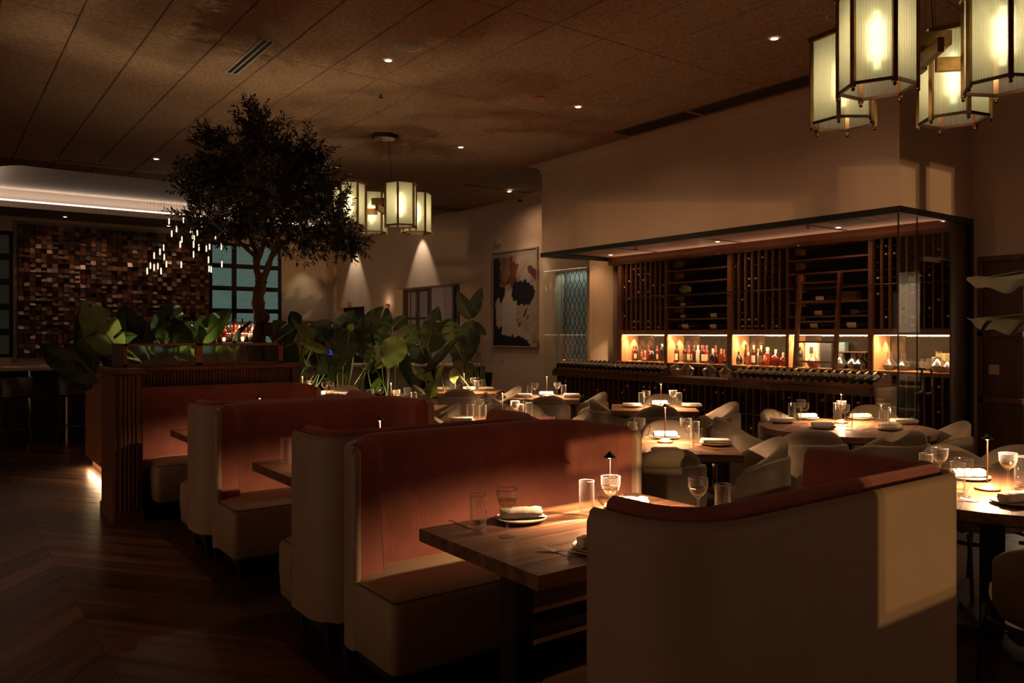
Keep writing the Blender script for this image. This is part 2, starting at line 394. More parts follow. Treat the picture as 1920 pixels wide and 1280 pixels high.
def wall_seg(mb, y0, y1, z0, z1): mb.box(WX, WX+.3, y0, y1, z0, z1)
wr = MB()
for y0, y1, z0, z1 in ((-2, 3.30, 0, TOP), (3.30, 3.90, 2.35, TOP), (3.90, BY0, 0, TOP), (BY1, 11.4, 0, TOP), (11.4, 12.6, 0, .8), (11.4, 12.6, 2.8, TOP), (12.6, 16.25, 0, TOP), (16.25, 19.6, 2.77, TOP), (16.25, 19.6, 0, .5), (19.6, 21.5, 0, TOP), (21.5, 23.35, 2.35, TOP), (23.35, 23.5, 0, TOP), (BY0, BY1, HD+.05, TOP)): wall_seg(wr, y0, y1, z0, z1)
S('wall_right', wr, 'plaster')
wb = MB()
for x0, x1, z0, z1 in ((-9, 1.0, 0, TOP), (1.0, 1.77, 0, .94), (1.0, 1.77, 4.12, TOP), (1.77, 6.48, 0, TOP), (6.48, 8.62, 0, .9), (6.48, 8.62, 4.2, TOP), (8.62, WX+.3, 0, TOP)): wb.box(x0, x1, WY, WY+.3, z0, z1)
wb.box(TRX0, WX, WY, WY+.3, TOP, TOP+.1)
S('wall_back', wb, 'plaster')
# the wall behind the camera, with the window the street light enters by
wf = MB(); wx = [1.695, 3.0, 3.10, 4.28, 4.40, 5.42, 5.587, 6.087, 6.25, 6.71]; wt = [1.72, 1.85, 2.12, 2.42, 2.46]
wf.box(.2, wx[0], -2.03, -2, 0, TOP); wf.box(-9, .035, -2.03, -2, 0, TOP); wf.box(.035, .2, -2.03, -2, 0, 1.938); wf.box(.035, .2, -2.03, -2, 2.004, TOP)  # narrow slot is shaped for the added spot's patch
wf.box(wx[-1], WX+.3, -2.03, -2, 0, TOP); wf.box(wx[0], wx[-1], -2.03, -2, 0, .472)
for k in range(1, len(wx)-1, 2): wf.box(wx[k], wx[k+1], -2.03, -2, .472, TOP)
for k in range(5): wf.box(wx[2*k], wx[2*k+1], -2.03, -2, wt[k], TOP)
S('wall_front', wf, 'plaster')
S('wall_left', MB().box(-6.3, -6, 12.5, WY, 0, TOP), 'plaster')
# crown moulding, cove profile
def crown(mb, p0, p1, nrm, m0, m1):
    """p0->p1 along the wall, nrm into the room; m0/m1 mitre shifts"""
    prof = [(0, -.16), (.012, -.165), (.02, -.15)] + [(.02+.20*(1-math.cos(R(a))), -.15+.13*math.sin(R(a))) for a in range(10, 91, 10)] + [(.235, -.02), (.235, 0), (0, 0)]
    d = (Vector(p1)-Vector(p0)).normalized(); r0 = []; r1 = []
    for o, z in prof:
        a = Vector(p0)+Vector(nrm)*o-d*o*m0; b = Vector(p1)+Vector(nrm)*o+d*o*m1
        r0.append((a.x, a.y, TOP+z)); r1.append((b.x, b.y, TOP+z))
    mb.loft([r0, r1])
cr = MB(); crown(cr, (BX, BY1), (BX, BY0), (-1, 0), 1, 1); S('trim_2', cr, 'plaster', smooth=30)
cr = MB(); crown(cr, (BX, BY0), (WX, BY0), (0, -1), 1, -1); S('trim_3', cr, 'plaster', smooth=30)
cr = MB(); crown(cr, (WX, BY0), (WX, -2), (-1, 0), -1, 0); S('trim_4', cr, 'plaster', smooth=30)
cr = MB(); crown(cr, (WX, BY1), (BX, BY1), (0, 1), -1, 1); S('trim_5', cr, 'plaster', smooth=30)
cr = MB(); crown(cr, (WX, WY), (WX, BY1), (-1, 0), -1, -1); S('trim_6', cr, 'plaster', smooth=30)
cr = MB(); crown(cr, (TRX1, WY), (WX, WY), (0, -1), 0, -1); S('trim_7', cr, 'plaster', smooth=30)
# bulkhead over the wine room
bh = MB(); bh.box(BX, BX+.12, BY0, BY1, HD, TOP); bh.box(BX+.12, WX, BY0, BY0+.12, HD, TOP); bh.box(BX+.12, WX, BY1-.12, BY1, HD, TOP)
bh.box(BX-.006, BX, BY0-.006, BY1+.006, HD, HD+.075); bh.box(BX, WX, BY0-.006, BY0, HD, HD+.075)
S('wall_bulkhead', bh, 'plaster')
S('ceiling_wine_room', MB().box(BX+.12, 11.1, BY0+.0, BY1, HD, HD+.06), mat('wine_ceiling', (.58, .38, .28), .75))
for k, y in enumerate((6.0, 7.75, 9.5)):
    S('trim_%d' % (8+k), MB().box(BX+.3, 10.1, y-.03, y+.03, HD-.006, HD+.001), mat('ceiling_slot', (.10, .06, .045), .8))
nb = MB(); nb.box(10.92, 11.0, BY0-.1, BY1+.1, 0, HD+.05); nb.box(WX, 11.0, BY1-.0, BY1+.1, 0, HD+.05); nb.box(WX+.32, 11.0, BY0-.15, BY0-.02, 0, HD+.05)
S('wall_wine_room', nb, 'rack')
# baseboard
S('baseboard_right', MB().box(WX-.02, WX, BY1+.02, 21.5, 0, .14), mat('pale_baseboard', (.45, .38, .31), .5))
# black header and floor channels of the glass enclosure
enc = thing('glass_enclosure', 'floor to ceiling glass walls of the wine room under a black header bar', 'glass wall', (BX, BY0, 0))
hb = MB(); hb.box(-.02, .07, -.02, BY1-BY0+.02, HD-.075, HD-.001); hb.box(.07, WX-BX-.001, -.02, .05, HD-.075, HD-.001); hb.box(.07, WX-BX-.001, BY1-BY0-.05, BY1-BY0+.02, HD-.075, HD-.001)
hb.build('header', 'black', enc)
MB().box(WX-BX-.07, WX-BX-.001, -.02, .05, 0, HD-.075).build('frame_post', 'black', enc)
MB().box(WX-BX-.50, WX-BX-.12, .02, .04, 0, HD-.075).build('side_panel', mat('dark_jamb', (.06, .028, .016), .5), enc)
MB().box(0, .05, 0, BY1-BY0, 0, .06).box(.05, .44, 0, .05, 0, .06).build('floor_channel', 'black', enc)
ys = [BY0, 5.78, 7.01, 8.26, 9.55, BY1]
for a, b in zip(ys, ys[1:]): MB().box(.02, .032, a-BY0+.006, b-BY0-.006, .06, HD-.075).build('glass_pane', 'wglass', enc)
MB().box(.034, .42, .02, .032, .06, HD-.075).build('glass_pane', 'wglass', enc)
MB().box(.034, 1.04, BY1-BY0-.03, BY1-BY0-.018, .06, HD-.075).build('glass_pane', 'wglass', enc)
MB().box(1.05, WX-BX, BY1-BY0-.08, BY1-BY0-.0, 0, HD-.075).build('end_panel', 'plaster', enc)
MB().box(.022, .034, .022, .034, .06, HD-.075).build('corner_bead', 'black', enc)
dr = thing('glass_door', 'frameless glass door of the wine room with black pull handle', 'door', (BX+.44, BY0+.026, 0))
MB().box(.004, .83, -.006, .006, .03, HD-.08).build('glass_leaf', 'wglass', dr)
MB().box(.0, .005, -.007, .007, .03, HD-.08).build('edge_strip', 'black', dr)
hp = MB()
for sgn in (-1, 1):
    yy = sgn*.055; hp.tube([(.06, sgn*.006, .84), (.06, yy*.8, .84), (.075, yy, .85), (.20, yy, .85), (.225, yy, .875), (.225, yy, 1.10), (.20, yy, 1.13), (.075, yy, 1.13), (.06, yy*.8, 1.13), (.06, sgn*.006, 1.13)], .011, 8)
hp.build('pull_handle', 'black', dr, smooth=True)
cl = MB().box(.02, .42, -.06, -.007, 2.36, 2.42, .004); cl.box(.42, .80, -.05, -.035, 2.40, 2.415); cl.build('door_closer', 'brassd', dr)
# ------------------------------------------------------------ wine room
def yat(u, X=10.35):
    a = (u-960)/FPX; return X*(CS-a*SN)/(a*CS+SN)
FX, RX = 10.2, 10.64
UN = [(9.40, 10.46, 'rack'), (8.07, 9.35, 'shelf'), (7.00, 7.99, 'rack'), (5.73, 6.97, 'shelf'), (4.65, 5.67, 'rack')]
ORD = ['leftmost', 'second from left', 'middle', 'second from right', 'rightmost']
mcol = {n: mat('bottle_'+n, c, .18, spec=.6) for n, c in dict(dark=(.010,.008,.006), green=(.012,.022,.010), red=(.14,.010,.012), amber=(.20,.030,.010), brown=(.05,.012,.006), clear=(.42,.40,.34), rose=(.45,.03,.045), teal=(.03,.10,.07)).items()}
for k_, m_ in mcol.items(): M['b_'+k_] = m_
for n, c in dict(foil_black=(.012,.010,.010), foil_gold=(.50,.30,.10), foil_pale=(.62,.52,.42), foil_red=(.28,.025,.02), foil_mauve=(.34,.07,.13), label_cream=(.66,.56,.40), label_dark=(.10,.07,.05), label_purple=(.12,.09,.22)).items(): M[n] = mat(n, c, .45)

cor = thing('wine_cabinet_cornice', 'long walnut cornice board above the wine racks under the wine room ceiling', 'cornice', (FX, BY0, 0))
MB().box(-.03, .45, .03, 6.28, 2.80, HD-.002, .01).build('fascia', 'rackh', cor)
MB().box(-.05, -.028, .03, 6.28, 2.90, HD-.002).build('bead', 'rackh', cor)
MB().box(-.05, -.031, .1, 6.2, 2.795, 2.803).build('light_strip', 'brass', cor)  # brass bar standing in as the strip of the added uplight
strip('added_cornice_fill', (FX-.06, BY0+.2, 2.81), (FX-.06, BY0+6.1, 2.81), 5, (1, .55, .36), .01, (-.8, 0, .6))  # added lamp that brightens the wine room ceiling
posts = [(10.46, 10.54), (9.35, 9.40), (7.99, 8.07), (6.97, 7.00), (5.67, 5.73), (4.58, 4.65)]
cab = thing('wine_cabinet_frame', 'walnut carcass with posts and worktop that carries the wine racks and lit niches', 'cabinet', (FX, 0, 0))
for a, b in posts: MB().box(-.01, .44, a, b, .0, 2.80).build('post', 'rack', cab)
MB().box(-.015, .44, 4.58, 10.54, .985, 1.03).build('niche_shelf', 'rackh', cab)
MB().box(-.012, .44, 4.58, 10.54, 1.52, 1.60).build('niche_lintel', 'rackh', cab)
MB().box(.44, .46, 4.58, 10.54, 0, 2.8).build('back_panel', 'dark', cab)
cells = []
def rack_unit(y0, y1, z0, z1, idx, where):
    n = max(1, round((y1-y0)/.117)); rows = int((z1-z0)/.105); w = (y1-y0)/n
    t = thing('wine_rack', '%s %s wine rack with narrow columns of stored bottles' % (ORD[idx], where), 'wine rack', (FX, (y0+y1)/2, z0))
    sl = MB().box(0, .30, -.011, .011, 0, z1-z0-.002).mesh('slat', 'rack')
    for i in range(1, n): put('slat', sl, t, (0, y0-(y0+y1)/2+i*w, 0))
    rb = MB()
    for r in range(rows+1):
        for i in range(n):
            yc = y0-(y0+y1)/2+(i+.5)*w
            for s_ in (-1, 1): rb.box(.02, .30, yc+s_*(w/2-.011)-.008 if s_ > 0 else yc-w/2+.011, yc+w/2-.011 if s_ > 0 else yc-w/2+.019, r*.105, r*.105+.010)
    rb.build('bottle_rails', 'rack', t, kind='stuff')
    for r in range(rows):
        for i in range(n):
            if rnd.random() < .86: cells.append((y0+(i+.5)*w, z0+r*.105+.012, '%s %s rack' % (ORD[idx], where), FX+.02, n-1-i, r))
for i, (a, b, k) in enumerate(UN):
    if k == 'rack': rack_unit(a, b, 1.60, 2.80, i, 'upper')
    rack_unit(a, b, .08, .985, i, 'lower')
    if k == 'shelf':
        t = thing('wine_shelf_unit', '%s open shelf unit in the wine wall with lying bottles' % ('left' if i == 1 else 'right'), 'shelves', (FX, (a+b)/2, 1.6))
        for z in (1.78, 1.985, 2.19, 2.40, 2.60): MB().box(0, .42, -(b-a)/2, (b-a)/2, z-1.6-.012, z-1.6+.012).build('shelf', 'rackh', t)
# niches
for i, (a, b, k) in enumerate(UN):
    t = thing('lit_niche', '%s lit display niche of the wine wall' % ORD[i], 'niche', (FX, (a+b)/2, 1.03)); h = (b-a)/2
    MB().box(.0, .42, h-.012, h-.001, .001, .489).build('side_lining', 'niche', t)
    MB().box(.0, .42, -h+.001, -h+.012, .001, .489).build('side_lining', 'niche', t)
    MB().box(.0, .42, -h+.012, h-.012, .001, .012).build('floor_lining', 'niche', t)
    MB().box(.42, .432, -h+.001, h-.001, .001, .489).build('mirror_back', 'smoked', t)
    MB().box(.012, .024, -h+.02, h-.02, .480, .488).build('light_strip', 'led', t)
    for x in (.11, .31):
        MB().lathe([(.018, .476), (.018, .489)], 10, (x, h-.085, 0)).build('spot_fitting', 'steel', t)
        light('SPOT', 'niche_spot', (FX+x, b-.075, 1.505), 30 if i < 3 else 26, (1, .62, .32), .012, (FX+x+.0, b-.035, 1.03), 66, .35)
    strip('niche_strip', (FX+.028, a+.04, 1.505), (FX+.028, b-.04, 1.505), 14, (1, .60, .32), .012, (.5, 0, -1))
# ---- bottles
def bottle_mesh(kind):
    P = {'tall': [(.001,0),(.036,0),(.038,.01),(.038,.18),(.034,.205),(.016,.235),(.0145,.245)],
         'bordeaux': [(.001,0),(.036,0),(.038,.012),(.038,.19),(.032,.212),(.015,.235),(.0145,.24)],
         'squat': [(.001,0),(.045,0),(.052,.015),(.054,.07),(.045,.115),(.02,.145),(.014,.155)],
         'round': [(.001,0),(.040,0),(.055,.03),(.062,.075),(.050,.12),(.022,.155),(.015,.165)],
         'square': [(.001,0),(.047,0),(.048,.01),(.048,.135),(.042,.155),(.018,.175),(.0145,.18)],
         'slim': [(.001,0),(.030,0),(.032,.01),(.030,.17),(.020,.23),(.0145,.26)]}[kind]
    return MB().lathe(P, 14 if kind != 'square' else 4, cap1=True)
BH = dict(tall=.245, bordeaux=.24, squat=.155, round=.165, square=.18, slim=.26)
def cap_mesh(kind, m, wide=1.):
    z = BH[kind]; return MB().lathe([(.0148*wide, z-.002), (.0155*wide, z+.052), (.014*wide, z+.056), (.001, z+.056)], 10, cap0=True, cap1=False).mesh('cap', m, 40)
def label_mesh(kind, m):
    r = {'tall': .0385, 'bordeaux': .0385, 'squat': .0545, 'round': .0600, 'square': .0485, 'slim': .0322}[kind]
    z0, z1 = {'tall': (.04, .15), 'bordeaux': (.05, .14), 'squat': (.035, .085), 'round': (.05, .09), 'square': (.03, .11), 'slim': (.04, .12)}[kind]
    mb = MB(); n = 14
    if kind == 'square':
        mb.box(-.0345, -.0335, -.022, .022, z0, z1); return mb.mesh('label', m)
    rg = [[(r*math.cos(R(a)), r*math.sin(R(a)), z) for a in range(95, 266, 17)] for z in (z0, z1)]
    mb.loft(rg, False, False, closed=False); return mb.mesh('label', m, 60)
CACHE = {}
def cached(key, fn):
    if key not in CACHE: CACHE[key] = fn()
    return CACHE[key]
def bottle(kind, color, cap, lab, loc, rz, label, group=None, sc=1., wide=1., rot=None):
    me = cached(('b', kind, color), lambda: bottle_mesh(kind).mesh('bottle', 'b_'+color, 40))
    o = put('bottle', me, None, loc, rot if rot is not None else rz + (R(45) if kind == 'square' and False else 0)); o.scale = (sc,)*3
    tag(o, label, 'bottle', group)
    if cap: put('cap', cached(('c', kind, cap, wide), lambda: cap_mesh(kind, cap, wide)), o)
    if lab: put('label', cached(('l', kind, lab), lambda: label_mesh(kind, lab)), o)
    return o
CN = dict(foil_black='black', foil_gold='gold', foil_pale='pale', foil_red='red', foil_mauve='mauve')
NW = ['first', 'second', 'third', 'fourth', 'fifth', 'sixth', 'seventh', 'eighth', 'ninth', 'tenth', 'eleventh', 'twelfth', 'thirteenth', 'fourteenth', 'fifteenth', 'sixteenth', 'seventeenth', 'eighteenth', 'nineteenth', 'twentieth', 'twenty-first', 'twenty-second', 'twenty-third']
SH = dict(tall='tall', bordeaux='straight', squat='squat', round='round-bellied', square='square-shouldered', slim='slim')
NI = [
 [(1175.5,'bordeaux','brown','foil_black',None,0,1.0),(1188,'bordeaux','amber','foil_red',None,0,.92),(1192.5,'bordeaux','brown','foil_black','label_cream',0,.92),(1204.5,'slim','amber','foil_black',None,0,.86),(1209.5,'squat','amber','foil_pale','label_cream',-.10,.9),(1217,'bordeaux','red','foil_red',None,0,.95),(1224,'squat','dark','foil_black',None,-.04,1.25),(1232.5,'bordeaux','red','foil_red','label_cream',.02,.93),(1242,'tall','dark','foil_pale',None,0,1.05)],
 [(1264.5,'tall','brown','foil_black',None,0,1.0),(1269,'tall','brown','foil_black','label_cream',0,1.0),(1284,'tall','brown','foil_black','label_dark',0,1.0),(1292,'tall','amber','foil_mauve','label_cream',0,1.0),(1298.5,'tall','brown','foil_black','label_cream',.04,1.0),(1302,'tall','brown','foil_mauve',None,0,1.0),(1309,'tall','clear','foil_pale','label_cream',0,1.0),(1316,'tall','brown','foil_mauve',None,.03,1.0),(1319.5,'tall','brown','foil_red','label_cream',0,1.0),(1325.5,'tall','amber','foil_mauve','label_cream',0,1.0),(1337,'squat','dark','foil_pale',None,-.06,1.2),(1342.5,'tall','amber','foil_mauve','label_cream',.02,1.0),(1352.5,'square','amber','foil_gold',None,-.04,1.05),(1358,'round','amber','foil_mauve','label_cream',.05,1.05)],
 [(1380.5,'round','amber','foil_black',None,.0,1.0),(1385,'round','dark','foil_black','label_dark',-.05,.95),(1398.5,'slim','brown','foil_black','label_dark',0,1.03),(1403,'square','amber','foil_pale','label_cream',-.06,.85),(1413.5,'tall','brown','foil_pale','label_cream',0,1.03),(1422,'tall','clear','foil_gold',None,.08,.85),(1427.5,'tall','brown','foil_pale','label_dark',0,1.03),(1433,'round','amber','foil_pale',None,-.10,.75),(1439.5,'square','amber','foil_pale','label_cream',.03,1.2),(1449,'square','brown','foil_black',None,.08,.85),(1454.5,'round','red','foil_pale',None,-.02,1.15),(1468.5,'round','red','foil_pale',None,-.04,.95)]]
for n, lst in enumerate(NI):
    for j, (u, k, c, cp, lb, dx, sc) in enumerate(lst):
        X = FX+.20+dx
        bottle(k, c, cp, lb, (X, yat(u, X), 1.0425), R(-20), '%s %s bottle, %s cap, %s from left, %s lit niche' % (SH[k], c if c != 'dark' else 'black', CN[cp], NW[j], ORD[n]), 'bottles in the %s lit niche' % ORD[n], sc, 1.45 if cp == 'foil_pale' and k == 'square' else 1.1)
# decanters
def decanter_mesh(kind):
    P = {'wide': [(.001,.0),(.05,.0),(.075,.03),(.102,.085),(.098,.095),(.045,.135),(.030,.16),(.030,.205),(.038,.225)],
         'cone': [(.001,0),(.055,0),(.085,.045),(.092,.075),(.055,.125),(.033,.15),(.030,.21),(.034,.235)],
         'bowl': [(.001,0),(.05,0),(.072,.03),(.075,.09),(.06,.13),(.062,.16)]}[kind]
    return MB().lathe(P, 8 if kind == 'wide' else 18, cap0=True, cap1=False)
def decanter(kind, loc, label, liquid=None, sc=1., group=None):
    o = put('decanter', cached(('d', kind), lambda: decanter_mesh(kind).mesh('decanter', 'decg', 25)), None, loc, rnd.random()); o.scale = (sc,)*3
    if liquid: put('liquid', cached(('dl', liquid), lambda: MB().lathe([(.001,.003),(.049,.003),(.080,.043),(.086,.070),(.001,.070)], 16).mesh('liquid', 'b_'+liquid, 40)), o)
    return tag(o, label, 'decanter', group)
for u, sc in ((1267, .98), (1288, 1.12), (1330, 1.12), (1360, 1.0)):
    j = [1267, 1288, 1330, 1360].index(u)
    decanter('wide', (9.08, yat(u, 9.08), .905), '%s faceted glass decanter on the dark counter between the bottle displays' % ['leftmost', 'second', 'third', 'rightmost'][j], None, sc)
# boxes and decanters of the right hand niches
def simple_box(u, X, w, d, h, m, label, z=1.0425):
    y = yat(u, X); o = MB().box(-d/2, d/2, -w/2, w/2, 0, h, .004).build('gift_box', m, None, loc=(X, y, z)); return tag(o, label, 'box')
whitebox = simple_box(1525, FX+.26, .20, .10, .36, mat('white_box', (.85, .72, .52), .5), 'white presentation box standing behind the red cognac decanter')
MB().box(-.052, -.0505, -.03, .03, .20, .30).build('emblem', 'label_dark', whitebox)
simple_box(1553, FX+.28, .17, .12, .36, mat('grey_box', (.035, .035, .04), .5), 'dark grey presentation box beside the white one in the niche')
simple_box(1580, FX+.29, .12, .10, .37, mat('blue_box', (.10, .17, .20), .5), 'blue grey presentation box behind the ladder in the niche')
bottle('bordeaux', 'green', 'foil_black', 'label_dark', (FX+.15, yat(1500, FX+.15), 1.0425), 0, 'dark green wine bottle at the left of the ladder in the niche', None, 1.02)
decanter('cone', (FX+.12, yat(1525, FX+.12), 1.0425), 'red cognac decanter in front of the white presentation box', 'rose', 1.0)
t = tag(MB().box(0, .28, -.30, .30, 0, .014).build('glass_shelf', 'rackh', None, loc=(FX+.14, yat(1603, FX+.14), 1.27)), 'small wooden half-height shelf across the niche right of the ladder', 'shelf')
for j, (u, kk, dx, sc) in enumerate(((1576,'cone',-.05,1.05),(1600,'cone',0,1.05),(1612,'cone',.05,1.05),(1668,'cone',0,1.05),(1694,'cone',.04,1.0),(1736,'bowl',.08,1.0),(1748,'bowl',.02,1.1),(1760,'cone',-.04,1.15),(1779,'cone',0,1.0))):
    decanter(kk, (FX+.18+dx, yat(u, FX+.18+dx), 1.0425), '%s of the nine clear decanters and bowls from left in the right hand niches' % NW[j], 'clear' if kk == 'cone' else None, sc)
tag(MB().lathe([(.001,0),(.085,0),(.09,.03),(.088,.06),(.001,.06)], 20).build('black_tin', 'black', None, loc=(FX+.10, yat(1611, FX+.10), 1.0425), smooth=40), 'low round black tin in front of two decanters', 'tin')
for j, (u, w_, h_) in enumerate(((1735, .13, .12), (1757, .11, .19), (1773, .22, .24))):
    simple_box(u, FX+.34, w_, .06, h_, mat('niche_box_%s' % 'abc'[j], ((.16,.13,.08), (.20,.18,.12), (.30,.26,.12))[j], .6), '%s dim box at the back of the rightmost niche' % ['low', 'narrow', 'wide'][j])

# bottles in the racks: necks forward
def rackbottle(foil):
    mb = MB(); mb.lathe([(.001,0),(.013,0),(.0148,.004),(.0148,.05),(.014,.09),(.018,.11),(.037,.15),(.037,.30),(.001,.30)], 8)
    mb.xf(Matrix.Translation((0,0,.037)) @ Matrix.Rotation(R(90), 4, 'Y')); return mb
def neckcap(foil):
    mb = MB(); mb.lathe([(.001,-.002),(.0145,-.002),(.0165,.003),(.0165,.055),(.001,.055)], 8); mb.xf(Matrix.Translation((0,0,.037)) @ Matrix.Rotation(R(90), 4, 'Y')); return mb
# display island in front
IX0, IX1 = 8.86, 9.30
isl = thing('display_counter', 'long dark walnut display counter of wine bottles along the glass front', 'counter', (IX0, 4.9, 0))
L_ = 10.82-4.9
MB().box(0, IX1-IX0, 0, L_, .80, .895).build('worktop', 'rackh', isl)
MB().box(0, IX1-IX0, 0, L_, .0, .10).build('plinth', 'rackh', isl)
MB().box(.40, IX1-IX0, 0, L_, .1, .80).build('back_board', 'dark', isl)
MB().box(0, IX1-IX0, -.03, 0, 0, .90).build('end_panel', mat('pale_end_wood', (.36, .22, .13), .6, noise=.3, nscale=5), isl, label='paler wooden end panel')
sl = MB().box(0, .38, -.008, .008, .1, .80).mesh('upright', 'rack')
for k in range(int(L_/.117)): put('upright', sl, isl, (0, .05+k*.117, 0))
mid = MB().box(.02, .40, 0, L_, .44, .455).build('middle_shelf', 'rackh', isl)
for k in range(int(L_/.117)-1):
    for r in range(6):
        if rnd.random() < .8: cells.append((4.9+.05+(k+.5)*.117, .115+r*.112, 'display counter', IX0+.03, int(L_/.117)-2-k, r))
def tray(y0, y1, which):
    t = thing('bottle_tray', '%s sloping tray of tilted wine bottles on the display counter' % which, 'display tray', (IX0, (y0+y1)/2, .895)); h = (y1-y0)/2
    def slant(x0, x1, z0, z1, th, ya, yb): return MB().loft([[(x0, y, z0), (x1, y, z1), (x1, y, z1+th), (x0, y, z0+th)] for y in (ya, yb)])
    slant(.02, .38, .0, .115, .015, -h, h).build('sloping_board', 'niche', t)
    MB().box(.385, .40, -h, h, .08, .15).build('rear_board', 'rack', t)
    for s_ in (-1, 1): MB().loft([[(.0, y, 0), (.42, y, 0), (.42, y, .165), (.36, y, .165), (0, y, .04)] for y in ((s_*h-.012), (s_*h+.012))]).build('end_board', 'rack', t)
    MB().box(-.01, .01, -h, h, 0, .045).build('lip', 'rackh', t)
    n = int((y1-y0)/.107)
    dv = slant(.02, .34, .02, .115, .03, -.006, .006).mesh('divider', 'niche')
    for k in range(n+1): put('divider', dv, t, (0, -h+k*(y1-y0)/n, 0))
    MB().box(.40, .412, -h, h, .140, .150).build('light_strip', 'led', t)
    strip('tray_glow', (IX0+.395, y0+.05, 1.06), (IX0+.395, y1-.05, 1.06), 10, (1, .55, .27), .012, (-1, 0, -.25))
    for k in range(n):
        y = y1-(k+.5)*(y1-y0)/n; cp = rnd.choice(['foil_black', 'foil_black', 'foil_red', 'foil_mauve']) if which == 'left' else rnd.choice(['foil_black', 'foil_black', 'foil_black', 'foil_gold'])
        bottle('bordeaux', 'dark' if k % 4 else 'green', cp, 'labeltan', (IX0+.035, y, .972), 0, '%s tilted wine bottle from left on the %s display tray, %s capsule' % (NW[k] if k < 23 else 'last', which, CN[cp]), 'tilted bottles on the %s tray' % which, 1.15, 1.1, rot=(0, R(90-17), R(0)))
tray(8.27, 10.76, 'left'); tray(4.93, 6.98, 'right')
# order by distance, 300 as things
cells.sort(key=lambda c: (c[3]*SN+c[0]*CS) + (0 if 'upper' in c[2] else 3))
RBm = {}
for i, (y, z, where, x, cc, rw) in enumerate(cells):
    f = rnd.choices(['foil_black', 'foil_pale', 'foil_gold', 'foil_red'], [78, 14, 5, 3])[0]
    if i < 262:
        me = cached(('rb',), lambda: rackbottle(0).mesh('bottle', 'b_dark', 40))
        o = put('bottle', me, None, (x, y, z)); tag(o, '%s-capped bottle, %s, %s column, %s row up' % (CN[f], where, NW[cc] if cc < 23 else ('%s column from the right, not' % NW[max(0, int(L_/.117)-2-cc)] if int(L_/.117)-2-cc < 23 else 'middle'), NW[rw]), 'bottle', 'bottles with %s capsules in the %s' % (CN[f], where))
        put('capsule', cached(('rc', f), lambda: neckcap(0).mesh('capsule', f, 40)), o)
    else:
        mb = RBm.setdefault(f, MB()); s0 = len(mb.v)
        mb.lathe([(.001,0),(.0165,0),(.0165,.055),(.001,.055)], 6); mb.xf(Matrix.Translation((x, y, z+.037)) @ Matrix.Rotation(R(90), 4, 'Y'), s0)
        mb = RBm.setdefault('b_dark', MB()); s0 = len(mb.v)
        mb.lathe([(.0145,.055),(.0145,.10),(.037,.15),(.037,.28),(.001,.28)], 6, cap0=False); mb.xf(Matrix.Translation((x, y, z+.037)) @ Matrix.Rotation(R(90), 4, 'Y'), s0)
first = None
rs = thing('stored_bottles', 'further stored wine bottles filling the lower racks and the counter', 'bottles', (0, 0, 0)); rs['kind'] = 'stuff'
for f, mb in RBm.items(): mb.build('capsules' if f != 'b_dark' else 'bottle_bodies', f, rs, smooth=40, kind='stuff')
# lying bottles on the open shelves
def lying(u, z, lab, sc, label):
    o = bottle('bordeaux', 'dark', 'foil_black', lab, (FX+.13, yat(u, FX+.13)+.06, z+.012+.038*sc), 0, label, 'lying bottles on the open shelves', sc, rot=(R(90), R(-60), 0)); return o
for u, z, lab, sc, l in ((1279, 1.985, 'label_cream', 1.15, 'single white-labelled bottle lying on the fourth left shelf'), (1279, 1.78, 'label_cream', 1.25, 'left white-labelled bottle lying on the fifth left shelf'), (1335, 1.78, 'label_cream', 1.4, 'right white-labelled bottle lying on the fifth left shelf'),
    (1281, 1.60, 'label_cream', 1.6, 'left large bottle lying on the lowest left shelf'), (1334, 1.60, 'label_cream', 1.4, 'right bottle lying on the lowest left shelf'), (1532, 1.985, 'label_cream', 1.4, 'bottle lying behind the upper ladder rungs'), (1530, 1.78, 'label_cream', 1.35, 'white-labelled bottle lying behind the middle of the ladder'),
    (1598, 1.78, 'label_purple', 1.35, 'bottle with a purple label lying right of the ladder'), (1522, 1.60, 'label_cream', 1.3, 'bottle lying on the lowest shelf behind the ladder'), (1590, 1.60, 'label_cream', 1.5, 'large bottle lying on the lowest shelf right of the ladder')): lying(u, z, lab, sc, l)
M['straw'] = mat('straw_wrap', (.45, .33, .14), .8, noise=.5, nscale=60)
o = bottle('round', 'amber', 'foil_black', None, (FX+.2, yat(1290, FX+.2)-.03, 2.202+.085), 0, 'straw-wrapped bottle lying on the third left shelf', None, 1.35, rot=(R(-90), 0, 0)); o.data = bottle_mesh('round').mesh('bottle', 'straw', 40)
crate = tag(MB().box(-.1, .1, -.15, .15, 0, .13, .004).build('wooden_crate', 'rackh', None, loc=(FX+.2, yat(1603, FX+.2), 1.998)), 'small wooden wine crate on the shelf right of the ladder', 'crate')
MB().box(-.106, -.10, -.15, .15, .01, .03).box(-.106, -.10, -.15, .15, .10, .12).build('batten', 'rack', crate)
